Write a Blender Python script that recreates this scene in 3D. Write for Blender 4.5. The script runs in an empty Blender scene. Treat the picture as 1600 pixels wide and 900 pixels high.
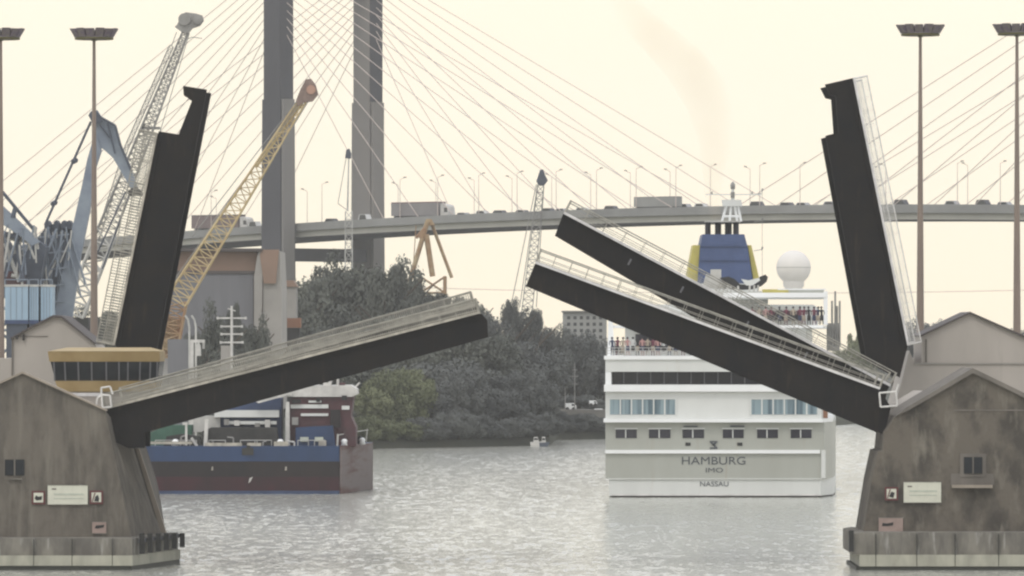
import bpy, math, random
from mathutils import Vector
R = math.radians
sc = bpy.context.scene
COL = sc.collection

# ------------------------------------------------------------ camera, sky, sun, exposure
F = 10000.0; CZ = 15.0; HY = 527.0          # focal length in photo pixels, eye height, horizon row
cd = bpy.data.cameras.new('camera'); cam = bpy.data.objects.new('camera', cd); COL.objects.link(cam)
cam.location = (0, 0, CZ); cam.rotation_euler = (R(90), 0, 0)
cd.sensor_width = 36.0; cd.lens = 36.0*F/1600.0
cd.shift_y = (HY-450.0)/1600.0
cd.clip_start = 1.0; cd.clip_end = 20000.0
sc.camera = cam
SUN_EL, SUN_AZ = 52.0, 205.0                 # compass azimuth of the sun, clockwise from +Y (behind the camera, slightly left)
w = bpy.data.worlds.new('World'); sc.world = w; w.use_nodes = True
nt = w.node_tree; nt.nodes.clear()
out = nt.nodes.new('ShaderNodeOutputWorld'); bg = nt.nodes.new('ShaderNodeBackground')
sky = nt.nodes.new('ShaderNodeTexSky'); sky.sky_type = 'NISHITA'; sky.sun_disc = False
sky.sun_elevation = R(SUN_EL); sky.sun_rotation = R(SUN_AZ); sky.dust_density = 5.0; sky.air_density = 1.5
cl = nt.nodes.new('ShaderNodeTexNoise'); cl.inputs['Scale'].default_value = 3.0; cl.inputs['Detail'].default_value = 4
tc = nt.nodes.new('ShaderNodeTexCoord'); mp = nt.nodes.new('ShaderNodeMapping'); mp.inputs['Scale'].default_value = (1, 1, 4)
rp = nt.nodes.new('ShaderNodeValToRGB')
rp.color_ramp.elements[0].position = .3; rp.color_ramp.elements[0].color = (1.0, .915, .735, 1)
rp.color_ramp.elements[1].position = .75; rp.color_ramp.elements[1].color = (1.0, .94, .76, 1)
sca = nt.nodes.new('ShaderNodeVectorMath'); sca.operation = 'SCALE'; sca.inputs['Scale'].default_value = 13.0
up = nt.nodes.new('ShaderNodeSeparateXYZ'); ur = nt.nodes.new('ShaderNodeMapRange'); ur.inputs[1].default_value = .05; ur.inputs[2].default_value = .22
um = nt.nodes.new('ShaderNodeMix'); um.data_type = 'RGBA'; um.inputs[7].default_value = (11.2, 11.5, 12.3, 1)
mx = nt.nodes.new('ShaderNodeMix'); mx.data_type = 'RGBA'; mx.inputs[0].default_value = .88   # overcast layer over the clear sky
L = nt.links.new
L(tc.outputs['Generated'], mp.inputs[0]); L(mp.outputs[0], cl.inputs['Vector']); L(cl.outputs['Fac'], rp.inputs[0])
pz = nt.nodes.new('ShaderNodeMapRange'); pz.inputs[1].default_value = 0; pz.inputs[2].default_value = .035
pm = nt.nodes.new('ShaderNodeMix'); pm.data_type = 'RGBA'; pm.inputs[6].default_value = (1, .965, .92, 1); pm.inputs[7].default_value = (1, 1.0, 1.0, 1)
pv_ = nt.nodes.new('ShaderNodeVectorMath'); pv_.operation = 'MULTIPLY'
L(up.outputs['Z'], pz.inputs[0]); L(pz.outputs[0], pm.inputs[0]); L(pm.outputs[2], pv_.inputs[0]); L(rp.outputs[0], pv_.inputs[1]); L(pv_.outputs[0], sca.inputs[0]); L(sky.outputs[0], mx.inputs[6]); L(tc.outputs['Generated'], up.inputs[0]); L(up.outputs['Z'], ur.inputs[0]); L(ur.outputs[0], um.inputs[0]); L(sca.outputs[0], um.inputs[6]); L(um.outputs[2], mx.inputs[7])
L(mx.outputs[2], bg.inputs[0]); bg.inputs[1].default_value = 0.1; L(bg.outputs[0], out.inputs[0])
sl = bpy.data.lights.new('sun', 'SUN'); sl.energy = 0.7; sl.angle = R(15); sl.color = (1.0, .95, .85)
so = bpy.data.objects.new('sun', sl); COL.objects.link(so)
sd = Vector((math.sin(R(SUN_AZ))*math.cos(R(SUN_EL)), math.cos(R(SUN_AZ))*math.cos(R(SUN_EL)), math.sin(R(SUN_EL))))
so.rotation_euler = sd.to_track_quat('Z', 'Y').to_euler()
so.location = (0, -50, 200)
sc.view_settings.view_transform = 'Standard'; sc.view_settings.look = 'None'
sc.view_settings.exposure = 0.0; sc.view_settings.gamma = 1.0; sc.view_settings.use_curve_mapping = False
sc.render.engine = 'CYCLES'
sc.cycles.use_denoising = True
sc.cycles.max_bounces = 6; sc.cycles.volume_bounces = 1; sc.cycles.diffuse_bounces = 3; sc.cycles.glossy_bounces = 3
sc.cycles.transparent_max_bounces = 12
sc.cycles.pixel_filter_type = 'BLACKMAN_HARRIS'; sc.cycles.filter_width = 2.3

# ------------------------------------------------------------ helpers
def U(px, py, d):
    """A point measured in the photograph, at its own real distance d (metres)."""
    return Vector(((px-800.0)/F*d, d, CZ+(HY-py)/F*d))
def X(px, d): return (px-800.0)/F*d
def Z(py, d): return CZ+(HY-py)/F*d

def mat(name, c, rough=.7, metal=0., var=.0, c2=None, scale=.5, stretch=(1, 1, 1), bump=0., bscale=3., spec=.4, lo=.35, hi=.65, c3=None, scale3=1.2, stretch3=(1, 1, 1), lo3=.55, hi3=.7):
    m = bpy.data.materials.new(name); m.use_nodes = True; n = m.node_tree; b = n.nodes['Principled BSDF']
    b.inputs['Roughness'].default_value = rough; b.inputs['Metallic'].default_value = metal
    b.inputs['Specular IOR Level'].default_value = spec
    b.inputs['Base Color'].default_value = (*c, 1)
    if c2 is None and var: c2 = tuple(x*(1-var) for x in c)
    if c2 is not None:
        t = n.nodes.new('ShaderNodeTexCoord')
        def layer(scl, st, a, z, det=6):
            q = n.nodes.new('ShaderNodeMapping'); q.inputs['Scale'].default_value = st
            x = n.nodes.new('ShaderNodeTexNoise'); x.inputs['Scale'].default_value = scl; x.inputs['Detail'].default_value = det; x.inputs['Roughness'].default_value = .6
            r = n.nodes.new('ShaderNodeMapRange'); r.inputs[1].default_value = a; r.inputs[2].default_value = z
            n.links.new(t.outputs['Object'], q.inputs[0]); n.links.new(q.outputs[0], x.inputs['Vector']); n.links.new(x.outputs['Fac'], r.inputs[0])
            return r.outputs[0]
        k = n.nodes.new('ShaderNodeMix'); k.data_type = 'RGBA'
        k.inputs[6].default_value = (*c, 1); k.inputs[7].default_value = (*c2, 1)
        n.links.new(layer(scale, stretch, lo, hi), k.inputs[0])
        last = k.outputs[2]
        if c3 is not None:
            k3 = n.nodes.new('ShaderNodeMix'); k3.data_type = 'RGBA'; n.links.new(last, k3.inputs[6]); k3.inputs[7].default_value = (*c3, 1)
            n.links.new(layer(scale3, stretch3, lo3, hi3), k3.inputs[0]); last = k3.outputs[2]
        n.links.new(last, b.inputs['Base Color'])
    if bump:
        t2 = n.nodes.new('ShaderNodeTexCoord'); x2 = n.nodes.new('ShaderNodeTexNoise'); x2.inputs['Scale'].default_value = bscale; x2.inputs['Detail'].default_value = 5
        bp = n.nodes.new('ShaderNodeBump'); bp.inputs['Strength'].default_value = bump; bp.inputs['Distance'].default_value = .1
        n.links.new(t2.outputs['Object'], x2.inputs['Vector']); n.links.new(x2.outputs['Fac'], bp.inputs['Height']); n.links.new(bp.outputs[0], b.inputs['Normal'])
    return m

ORI = {}
def tag(o, label=None, cat=None, group=None, kind=None):
    if label: o['label'] = label
    if cat: o['category'] = cat
    if group: o['group'] = group
    if kind: o['kind'] = kind
    return o
def thing(name, label, cat, loc, group=None):
    o = bpy.data.objects.new(name, None); COL.objects.link(o); o.location = loc; o.empty_display_size = 1
    ORI[o] = Vector(loc)
    return tag(o, label, cat, group)

class MB:
    def __init__(s): s.v = []; s.f = []; s.smooth = set()
    def add(s, vs, fs, smooth=False):
        b = len(s.v); s.v += [Vector(x) for x in vs]
        for f in fs:
            if smooth: s.smooth.add(len(s.f))
            s.f.append([b+i for i in f])
        return s
    def prism(s, pts, off):
        """closed polygon of 3-D points swept along off"""
        n = len(pts); a = [Vector(p) for p in pts]; o = Vector(off)
        nr = Vector((0, 0, 0))
        for i in range(n): nr += a[i].cross(a[(i+1) % n])
        if nr.dot(o) > 0: a = a[::-1]
        vs = a+[p+o for p in a]
        fs = [list(range(n)), list(range(2*n-1, n-1, -1))]+[[i, i+n, (i+1) % n+n, (i+1) % n] for i in range(n)]
        return s.add(vs, [f for f in fs])
    def box(s, x0, x1, y0, y1, z0, z1):
        return s.prism([(x0, y0, z0), (x1, y0, z0), (x1, y0, z1), (x0, y0, z1)], (0, y1-y0, 0))
    def pxbox(s, a, b, c, e, d, t):
        """rectangle px a..b, rows c..e at distance d, t metres deep"""
        p = U(a, e, d); q = U(b, c, d)
        return s.box(p.x, q.x, d, d+t, p.z, q.z)
    def pxpoly(s, pts, d, t): return s.prism([U(x, y, d) for x, y in pts], (0, t, 0))
    def bar(s, p, q, w, h=None, up=Vector((0, 1, 0))):
        h = h or w; p = Vector(p); q = Vector(q); z = (q-p).normalized()
        if abs(z.dot(up)) > .98: up = Vector((1, 0, 0))
        x = z.cross(up).normalized(); y = z.cross(x)
        c = [x*w/2+y*h/2, -x*w/2+y*h/2, -x*w/2-y*h/2, x*w/2-y*h/2]
        return s.prism([p+i for i in c], q-p)
    def tube(s, p, q, r0, r1=None, n=8):
        r1 = r0 if r1 is None else r1; p = Vector(p); q = Vector(q); z = (q-p).normalized()
        up = Vector((0, 0, 1)) if abs(z.z) < .9 else Vector((1, 0, 0))
        x = z.cross(up).normalized(); y = z.cross(x); vs = []
        for c, r in ((p, r0), (q, r1)):
            for i in range(n):
                a = 2*math.pi*i/n; vs.append(c+x*r*math.cos(a)+y*r*math.sin(a))
        s.add(vs, [[i, i+n, (i+1) % n+n, (i+1) % n][::-1] for i in range(n)], True)
        return s.add(vs, [list(range(n)), list(range(2*n-1, n-1, -1))])
    def path(s, pts, r, n=6):
        for a, b in zip(pts, pts[1:]): s.tube(a, b, r, n=n)
        return s
    def lathe(s, c, prof, n=24):
        c = Vector(c); vs = []
        for r, z in prof:
            for i in range(n):
                a = 2*math.pi*i/n; vs.append(c+Vector((r*math.cos(a), r*math.sin(a), z)))
        fs = [[k*n+i, k*n+(i+1) % n, (k+1)*n+(i+1) % n, (k+1)*n+i] for k in range(len(prof)-1) for i in range(n)]
        return s.add(vs, fs, True)
    def lattice(s, p, q, w0, w1, n, r, br=None, flat=False):
        """lattice boom: four chords and bracing"""
        p = Vector(p); q = Vector(q); z = (q-p).normalized(); y = Vector((0, 1, 0)); x = z.cross(y).normalized(); y = z.cross(x); br = br or r*.6
        def c(t, i):
            ww = (w0+(w1-w0)*t)/2; sx, sy = ((1, 1), (-1, 1), (-1, -1), (1, -1))[i]
            return p+(q-p)*t+x*ww*sx+y*ww*sy
        for i in range(4): s.tube(c(0, i), c(1, i), r, n=5)
        for k in range(n):
            t0, t1 = k/n, (k+1)/n
            for i in range(4):
                j = (i+1) % 4
                a, b = (c(t0, i), c(t1, j)) if (k+i) % 2 else (c(t0, j), c(t1, i))
                s.tube(a, b, br, n=4); s.tube(c(t0, i), c(t0, j), br, n=4)
        return s
    def build(s, name, m, parent=None, label=None, cat=None, group=None, kind=None):
        if parent is not None: o0 = ORI[parent]
        elif kind: o0 = Vector((0, 0, 0))
        else:
            xs = [v.x for v in s.v]; ys = [v.y for v in s.v]; zs = [v.z for v in s.v]
            o0 = Vector(((min(xs)+max(xs))/2, (min(ys)+max(ys))/2, min(zs)))
        me = bpy.data.meshes.new(name); me.from_pydata([v-o0 for v in s.v], [], s.f); me.materials.append(m)
        if s.smooth:
            for i, p in enumerate(me.polygons): p.use_smooth = i in s.smooth
        me.update(); me.validate()
        o = bpy.data.objects.new(name, me); COL.objects.link(o); ORI[o] = o0
        if parent is not None: o.parent = parent
        else: o.location = o0
        return tag(o, label, cat, group, kind)

def lettering(txt, size, m, parent, px, py, d, name='lettering', bold=.0):
    cu = bpy.data.curves.new('t', 'FONT'); cu.body = txt; cu.size = size; cu.extrude = .01; cu.offset = bold
    cu.align_x = 'CENTER'; cu.align_y = 'CENTER'
    t = bpy.data.objects.new('t', cu); COL.objects.link(t)
    bpy.context.view_layer.update()
    me = bpy.data.meshes.new_from_object(t.evaluated_get(bpy.context.evaluated_depsgraph_get()))
    bpy.data.objects.remove(t); me.materials.clear(); me.materials.append(m)
    o = bpy.data.objects.new(name, me); COL.objects.link(o); o.parent = parent
    o.rotation_euler = (R(90), 0, 0); o.location = U(px, py, d)-ORI[parent]
    return o

# ------------------------------------------------------------ materials
M = {}
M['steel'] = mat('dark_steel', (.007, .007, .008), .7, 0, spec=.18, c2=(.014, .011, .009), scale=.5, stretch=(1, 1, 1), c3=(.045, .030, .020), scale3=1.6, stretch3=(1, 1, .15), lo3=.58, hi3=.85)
M['rail'] = mat('galvanised_rail', (.42, .40, .34), .5, .0, var=.35, scale=1.5)
M['rail_white'] = mat('white_rail_paint', (.78, .76, .72), .5, .0, var=.3, scale=1.5)
M['kerb'] = mat('kerb_paint', (.55, .51, .43), .7, var=.45, scale=1.2)
M['kerb_white'] = mat('kerb_white', (.78, .76, .74), .6, var=.25, scale=1.2)
M['asphalt'] = mat('asphalt', (.06, .058, .055), .9, var=.3, scale=2)
M['concrete'] = mat('stained_concrete', (.138, .120, .096), .9, 0, c2=(.066, .058, .048), scale=.42, stretch=(1, 1, .7), lo=.44, hi=.6, c3=(.205, .185, .15), scale3=1.0, stretch3=(1, 1, .3), lo3=.54, hi3=.7, bump=.5, bscale=2.5)
M['concrete_left'] = mat('weathered_concrete', (.155, .137, .112), .9, 0, c2=(.098, .087, .072), scale=.9, stretch=(1, 1, .35), lo=.42, hi=.62, c3=(.20, .182, .15), scale3=1.4, stretch3=(1, 1, .12), lo3=.5, hi3=.72, bump=.5, bscale=2.5)
M['plinth'] = mat('plinth_concrete', (.24, .225, .19), .9, 0, c2=(.13, .12, .105), scale=.8, stretch=(1, 1, .3), lo=.4, hi=.62, c3=(.42, .41, .38), scale3=2.0, stretch3=(1, 1, .12), lo3=.58, hi3=.75)
M['ledge'] = mat('ledge_concrete', (.44, .43, .35), .85, var=.3, scale=.9, stretch=(1, 1, .4))
M['tide'] = mat('tide_mark', (.035, .037, .028), .6, var=.3, scale=1)
M['cream_conc'] = mat('pale_concrete', (.47, .43, .385), .85, 0, c2=(.41, .375, .335), scale=.35, stretch=(1, 1, .4), c3=(.34, .31, .275), scale3=.8, stretch3=(1, 1, .15), lo3=.62, hi3=.85)
M['roof_edge'] = mat('roof_edge', (.10, .085, .08), .7, var=.2)
M['fin'] = mat('pale_fin', (.36, .31, .25), .85, var=.25, scale=.7, stretch=(1, 1, .2))
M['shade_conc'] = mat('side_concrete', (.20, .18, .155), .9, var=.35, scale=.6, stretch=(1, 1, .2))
M['rubber'] = mat('fender_rubber', (.03, .03, .028), .8, var=.2)
M['glass'] = mat('dark_glass', (.03, .035, .04), .12, var=.3, scale=.8, spec=.6)
M['pier_glass'] = mat('dusty_glass', (.018, .022, .026), .5, var=.3, scale=2, spec=.2)
M['ochre'] = mat('ochre_panel', (.46, .34, .165), .6, 0, c2=(.38, .27, .12), scale=.6, stretch=(1, 1, .4))
M['ochre_roof'] = mat('ochre_roof', (.48, .37, .20), .7, var=.15, scale=.6)
M['mullion'] = mat('mullion', (.16, .16, .17), .5, var=.1)
M['sign'] = mat('sign_white', (.66, .66, .55), .6, var=.1, scale=2)
M['sign_pale'] = mat('sign_sun_bleached', (.52, .55, .46), .6, var=.15, scale=2)
M['sign_red'] = mat('sign_dark_red', (.12, .035, .035), .6, var=.1)
M['sign_pink'] = mat('sign_faded', (.36, .27, .235), .7, var=.2, scale=2)
M['black'] = mat('black_paint', (.02, .02, .02), .6, var=.1)
M['mast'] = mat('mast_rusty', (.27, .215, .175), .6, 0, c2=(.21, .165, .14), scale=.5, stretch=(1, 1, .3))
M['lamp_head'] = mat('lamp_head', (.14, .11, .15), .6, 0, c2=(.20, .18, .15), scale=2.5)
M['lamp_rim'] = mat('lamp_rim', (.12, .11, .04), .6, var=.2)
M['bconc'] = mat('bridge_concrete', (.22, .205, .185), .85, 0, c2=(.20, .19, .18), scale=.12, stretch=(1, 1, .4))
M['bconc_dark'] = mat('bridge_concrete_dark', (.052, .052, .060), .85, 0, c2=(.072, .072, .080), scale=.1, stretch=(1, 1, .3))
M['bside'] = mat('bridge_girder', (.52, .51, .44), .8, var=.2, scale=.08)
M['bedge'] = mat('bridge_edge_beam', (.30, .30, .285), .8, var=.25, scale=.1)
M['bunder'] = mat('bridge_soffit_shadow', (.05, .05, .045), .9, var=.2)
M['cable'] = mat('stay_cable', (.68, .57, .51), .6, var=.2)
M['ship_white'] = mat('ship_white_paint', (.89, .90, .89), .35, 0, c2=(.83, .84, .83), scale=.3, stretch=(1, 1, .3), lo=.45, hi=.8)
M['ship_shade'] = mat('ship_grey_green_shade', (.42, .43, .385), .45, 0, c2=(.385, .39, .345), scale=.3, stretch=(1, 1, .3), c3=(.36, .31, .24), scale3=1.6, stretch3=(1, 1, .07), lo3=.6, hi3=.95)  # grey-green tone has the stern's shade band put into the colour; streaks are rust
M['ship_upper'] = mat('ship_pale_grey_paint', (.71, .72, .69), .45, 0, c2=(.65, .66, .63), scale=.3, stretch=(1, 1, .3), c3=(.55, .48, .38), scale3=1.6, stretch3=(1, 1, .07), lo3=.62, hi3=1.0)
M['ship_glass'] = mat('ship_window', (.035, .035, .05), .15, var=.3)
M['ship_glass_blue'] = mat('ship_blue_glazing', (.26, .34, .37), .2, 0, c2=(.10, .15, .18), scale=1.1, stretch=(1.5, 1, .05), lo=.45, hi=.6)
M['boot'] = mat('boot_topping', (.06, .06, .05), .6, var=.2)
M['blue'] = mat('funnel_blue', (.062, .095, .205), .5, 0, c2=(.05, .078, .17), scale=.6)
M['yellow'] = mat('funnel_yellow', (.55, .48, .13), .5, var=.2, scale=.8)
M['soot'] = mat('sooty_pipe', (.035, .032, .04), .7, var=.3)
M['lettering'] = mat('letter_paint', (.09, .10, .11), .6, var=.1)
M['radome'] = mat('radome', (.78, .75, .70), .5, var=.06, scale=.5)
M['orange'] = mat('orange_gear', (.34, .17, .10), .6, var=.2)
M['hull_blue'] = mat('hull_blue', (.026, .055, .135), .5, 0, c2=(.02, .042, .10), scale=.4, stretch=(1, 1, .3))
M['hull_dark'] = mat('hull_weathered', (.026, .023, .024), .7, 0, spec=.2, c2=(.036, .028, .027), scale=.4, stretch=(1, 1, .4))
M['hull_red'] = mat('hull_antifouling', (.060, .022, .027), .7, 0, spec=.2, c2=(.040, .024, .026), scale=.5, stretch=(1, 1, .5))
M['hull_end'] = mat('hull_end_rusty', (.19, .155, .15), .7, 0, c2=(.115, .05, .045), scale=.5, stretch=(.3, .3, 2.5), lo=.45, hi=.65)
M['red'] = mat('dark_red_paint', (.10, .034, .04), .6, 0, c2=(.065, .034, .038), scale=.6)
M['navy'] = mat('navy_paint', (.045, .07, .15), .6, var=.3, scale=.6)
M['white_paint'] = mat('white_paint', (.68, .66, .62), .6, var=.3, scale=.7)
M['deck_dark'] = mat('dark_deck_gear', (.05, .048, .045), .8, var=.4, scale=.7)
M['green'] = mat('green_paint', (.06, .15, .10), .6, var=.3, scale=.7)
M['deck'] = mat('ship_deck', (.16, .13, .10), .8, var=.3)
M['crane_blue'] = mat('crane_blue', (.24, .28, .325), .6, 0, c2=(.17, .20, .25), scale=.4)
M['crane_dark'] = mat('crane_dark', (.08, .095, .125), .7, var=.3, scale=.5)
M['tank'] = mat('pale_blue_tank', (.34, .46, .56), .5, 0, c2=(.25, .36, .46), scale=.3, stretch=(1, 1, .2))
M['crane_grey'] = mat('crane_grey', (.33, .32, .30), .6, var=.35, scale=.5)
M['crane_pale'] = mat('crane_pale', (.58, .57, .53), .6, var=.3, scale=.5)
M['crane_yellow'] = mat('crane_yellow', (.62, .50, .27), .6, 0, c2=(.46, .34, .18), scale=.3)
M['crane_rust'] = mat('crane_rust', (.30, .16, .08), .7, 0, c2=(.42, .33, .2), scale=.5)
M['crane_head'] = mat('crane_head_brown', (.17, .12, .10), .7, 0, c2=(.26, .19, .16), scale=1.5)
M['shed_tan'] = mat('shed_terracotta', (.30, .20, .145), .8, 0, c2=(.25, .17, .125), scale=.2)
M['shed_pale'] = mat('shed_pale', (.36, .34, .31), .8, var=.15, scale=.2)
M['shed_door'] = mat('shed_door', (.19, .19, .20), .7, 0, c2=(.15, .15, .16), scale=.4, stretch=(1, 1, .1))
M['trunk'] = mat('bark', (.09, .07, .05), .9, var=.3)
M['skin'] = mat('skin', (.45, .27, .2), .6, var=.05)
M['bank'] = mat('bank_earth', (.05, .055, .04), .95, 0, c2=(.07, .07, .05), scale=.15)
M['quay'] = mat('quay_concrete', (.2, .19, .17), .9, var=.3, scale=.2)
M['stone'] = mat('far_building', (.33, .33, .31), .8, var=.15, scale=.1)
M['truck_brown'] = mat('trailer_brown', (.20, .15, .14), .7, var=.15, scale=.3)
M['truck_grey'] = mat('trailer_grey', (.27, .255, .25), .7, var=.15, scale=.3)
M['truck_red'] = mat('trailer_red_trim', (.17, .06, .065), .7, var=.15)
CARC = [mat('car_paint_%s' % n, c, .35, 0, var=.1) for n, c in (('white', (.62, .62, .6)), ('silver', (.34, .34, .35)), ('dark', (.05, .05, .06)), ('red', (.25, .07, .06)))]

def foliage(name, a, b, c):
    m = bpy.data.materials.new(name); m.use_nodes = True; n = m.node_tree; p = n.nodes['Principled BSDF']
    p.inputs['Roughness'].default_value = .7; p.inputs['Specular IOR Level'].default_value = .2
    t = n.nodes.new('ShaderNodeTexCoord'); x = n.nodes.new('ShaderNodeTexNoise'); x.inputs['Scale'].default_value = .35; x.inputs['Detail'].default_value = 8
    oi = n.nodes.new('ShaderNodeObjectInfo'); ad = n.nodes.new('ShaderNodeMath'); ad.operation = 'MULTIPLY_ADD'; ad.inputs[1].default_value = .35
    r = n.nodes.new('ShaderNodeValToRGB'); r.color_ramp.elements[0].color = (*a, 1); r.color_ramp.elements[0].position = .45
    r.color_ramp.elements[1].color = (*c, 1); r.color_ramp.elements[1].position = .95
    e = r.color_ramp.elements.new(.7); e.color = (*b, 1)
    n.links.new(t.outputs['Object'], x.inputs['Vector']); n.links.new(oi.outputs['Random'], ad.inputs[0]); n.links.new(x.outputs['Fac'], ad.inputs[2])
    n.links.new(ad.outputs[0], r.inputs[0]); n.links.new(r.outputs[0], p.inputs['Base Color'])
    return m
M['leaf'] = foliage('foliage_dark', (.088, .094, .080), (.118, .125, .104), (.15, .158, .128))
M['leaf_blue'] = foliage('foliage_blue_grey', (.092, .097, .094), (.12, .126, .118), (.146, .153, .14))
M['leaf_light'] = foliage('foliage_light', (.14, .155, .082), (.175, .19, .10), (.215, .23, .125))

# ------------------------------------------------------------ water, banks, quay
wm = bpy.data.materials.new('river_water'); wm.use_nodes = True; n = wm.node_tree; b = n.nodes['Principled BSDF']
b.inputs['Base Color'].default_value = (.42, .42, .37, 1); b.inputs['Roughness'].default_value = .15; b.inputs['IOR'].default_value = 1.33
t = n.nodes.new('ShaderNodeTexCoord')
def wnoise(scale, st, det):
    q = n.nodes.new('ShaderNodeMapping'); q.inputs['Scale'].default_value = st; x = n.nodes.new('ShaderNodeTexNoise')
    x.inputs['Scale'].default_value = scale; x.inputs['Detail'].default_value = det; x.inputs['Roughness'].default_value = .65
    n.links.new(t.outputs['Object'], q.inputs[0]); n.links.new(q.outputs[0], x.inputs['Vector']); return x.outputs['Fac']
def wcol(scale, st, det, seed):
    q = n.nodes.new('ShaderNodeMapping'); q.inputs['Scale'].default_value = st; q.inputs['Location'].default_value = (seed, seed*2, 0); x = n.nodes.new('ShaderNodeTexNoise')
    x.inputs['Scale'].default_value = scale; x.inputs['Detail'].default_value = det; x.inputs['Roughness'].default_value = .6
    n.links.new(t.outputs['Object'], q.inputs[0]); n.links.new(q.outputs[0], x.inputs['Vector'])
    sb = n.nodes.new('ShaderNodeVectorMath'); sb.operation = 'SUBTRACT'; sb.inputs[1].default_value = (.5, .5, .5); n.links.new(x.outputs['Color'], sb.inputs[0]); return sb.outputs[0]
# wave facets: slopes from two wave sizes, stronger where gusts ruffle the river
c1 = wcol(1.0, (3.4, .75, 1), 3, 0); c2_ = wcol(.7, (1.6, .40, 1), 3, 7)
m1 = n.nodes.new('ShaderNodeVectorMath'); m1.operation = 'ADD'; n.links.new(c1, m1.inputs[0]); n.links.new(c2_, m1.inputs[1])
n3 = wnoise(.035, (1, .12, 1), 3)
gs = n.nodes.new('ShaderNodeMapRange'); gs.inputs[1].default_value = .35; gs.inputs[2].default_value = .65; gs.inputs[3].default_value = .20; gs.inputs[4].default_value = .5
n.links.new(n3, gs.inputs[0])
sc2 = n.nodes.new('ShaderNodeVectorMath'); sc2.operation = 'SCALE'; n.links.new(m1.outputs[0], sc2.inputs[0]); n.links.new(gs.outputs[0], sc2.inputs['Scale'])
ml = n.nodes.new('ShaderNodeVectorMath'); ml.operation = 'MULTIPLY'; ml.inputs[1].default_value = (1, 1, 0); n.links.new(sc2.outputs[0], ml.inputs[0])
ad_ = n.nodes.new('ShaderNodeVectorMath'); ad_.operation = 'ADD'; ad_.inputs[1].default_value = (0, 0, 1); n.links.new(ml.outputs[0], ad_.inputs[0])
nm_ = n.nodes.new('ShaderNodeVectorMath'); nm_.operation = 'NORMALIZE'; n.links.new(ad_.outputs[0], nm_.inputs[0]); n.links.new(nm_.outputs[0], b.inputs['Normal'])
MB().add([(-1500, -60, 0), (1500, -60, 0), (1500, 3000, 0), (-1500, 3000, 0)], [[0, 1, 2, 3]]).build('river', wm, kind='structure')

# ground sheet beyond the river: front edge follows the shore, rises to a low plateau
shore = [(-1480, 745), (-60, 745), (-33, 800), (-21, 858), (-6, 873), (5.2, 890), (6.5, 935), (25, 960), (60, 1110), (110, 1180), (1480, 1200)]
vs = []; nrow = [(0, -.6), (1.2, .9), (12, 2.6), (45, 4.0), (120, 5.0), (1600, 6.0)]
for dy, z in nrow:
    for x, y in shore: vs.append((x, min(y+dy, 2950), z))
k = len(shore)
g = MB(); g.add(vs, [[r*k+i, r*k+i+1, (r+1)*k+i+1, (r+1)*k+i] for r in range(len(nrow)-1) for i in range(k-1)], True)
g.build('far_bank', M['bank'], kind='structure')
MB().box(-700, -50, 715, 744, -.5, 2.6).build('quay', M['quay'], kind='structure')

# ------------------------------------------------------------ trees
random.seed(7)
def crown_mesh(name, m, seed, n_cl, n_leaf, leaf, droop=0.):
    rnd = random.Random(seed); mb_v = []; mb_f = []
    cl = []
    for i in range(n_cl):
        while True:
            p = Vector((rnd.uniform(-1, 1), rnd.uniform(-1, 1), rnd.uniform(-1, 1)))
            if .2 < p.length < 1: break
        p = p*(.8 if i % 3 else .55); p.z *= .95
        cl.append((p, rnd.uniform(.2, .36)))
    for c, r in cl:
        for j in range(n_leaf):
            q = Vector((rnd.gauss(0, 1), rnd.gauss(0, 1), rnd.gauss(0, 1)+.25)).normalized()*r*rnd.uniform(.65, 1.08)
            p = c+q
            if droop and q.z < 0: p.z += q.z*droop
            nrm = (q.normalized()+Vector((rnd.uniform(-.7, .7), rnd.uniform(-.7, .7), rnd.uniform(-.5, .7)))).normalized()
            u = nrm.orthogonal().normalized(); v = nrm.cross(u); s = leaf*rnd.uniform(.6, 1.4); a = rnd.uniform(0, 6.28)
            e1 = (u*math.cos(a)+v*math.sin(a))*s; e2 = (v*math.cos(a)-u*math.sin(a))*s*.6
            b = len(mb_v); mb_v += [p-e1, p-e2*.8, p+e1, p+e2]; mb_f.append([b, b+1, b+2, b+3])
    me = bpy.data.meshes.new(name); me.from_pydata(mb_v, [], mb_f); me.materials.append(m); me.update()
    return me
CR = {'dark': [crown_mesh('crown', M['leaf'], s, 50, 300, .043) for s in (1, 2, 3)],
      'blue': [crown_mesh('crown', M['leaf_blue'], s, 50, 300, .041) for s in (4, 5, 6)],
      'light': [crown_mesh('crown', M['leaf_light'], s, 40, 280, .046, .6) for s in (8, 9)]}
tmb = MB()
def trunk_mesh(seed):
    rnd = random.Random(seed); s = MB()
    s.tube((0, 0, 0), (0, 0, .62), .030, .018, 8)
    for i in range(6):
        a = i*1.05+rnd.random(); z = rnd.uniform(.3, .6)
        s.tube((0, 0, z), (math.cos(a)*.28, math.sin(a)*.28, z+rnd.uniform(.15, .3)), .012, .004, 5)
    me = bpy.data.meshes.new('trunk'); me.from_pydata(s.v, [], s.f); me.materials.append(M['trunk']); me.update(); return me
TR = [trunk_mesh(1), trunk_mesh(2)]
def ground_z(x, y):
    # height of the bank at a point
    for (x0, y0), (x1, y1) in zip(shore, shore[1:]):
        if x0 <= x <= x1: ys = y0+(y1-y0)*(x-x0)/(x1-x0); break
    d = y-ys
    for (a, za), (b2, zb) in zip(nrow, nrow[1:]):
        if a <= d <= b2: return za+(zb-za)*(d-a)/(b2-a)
    return 0.
ti = 0
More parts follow.
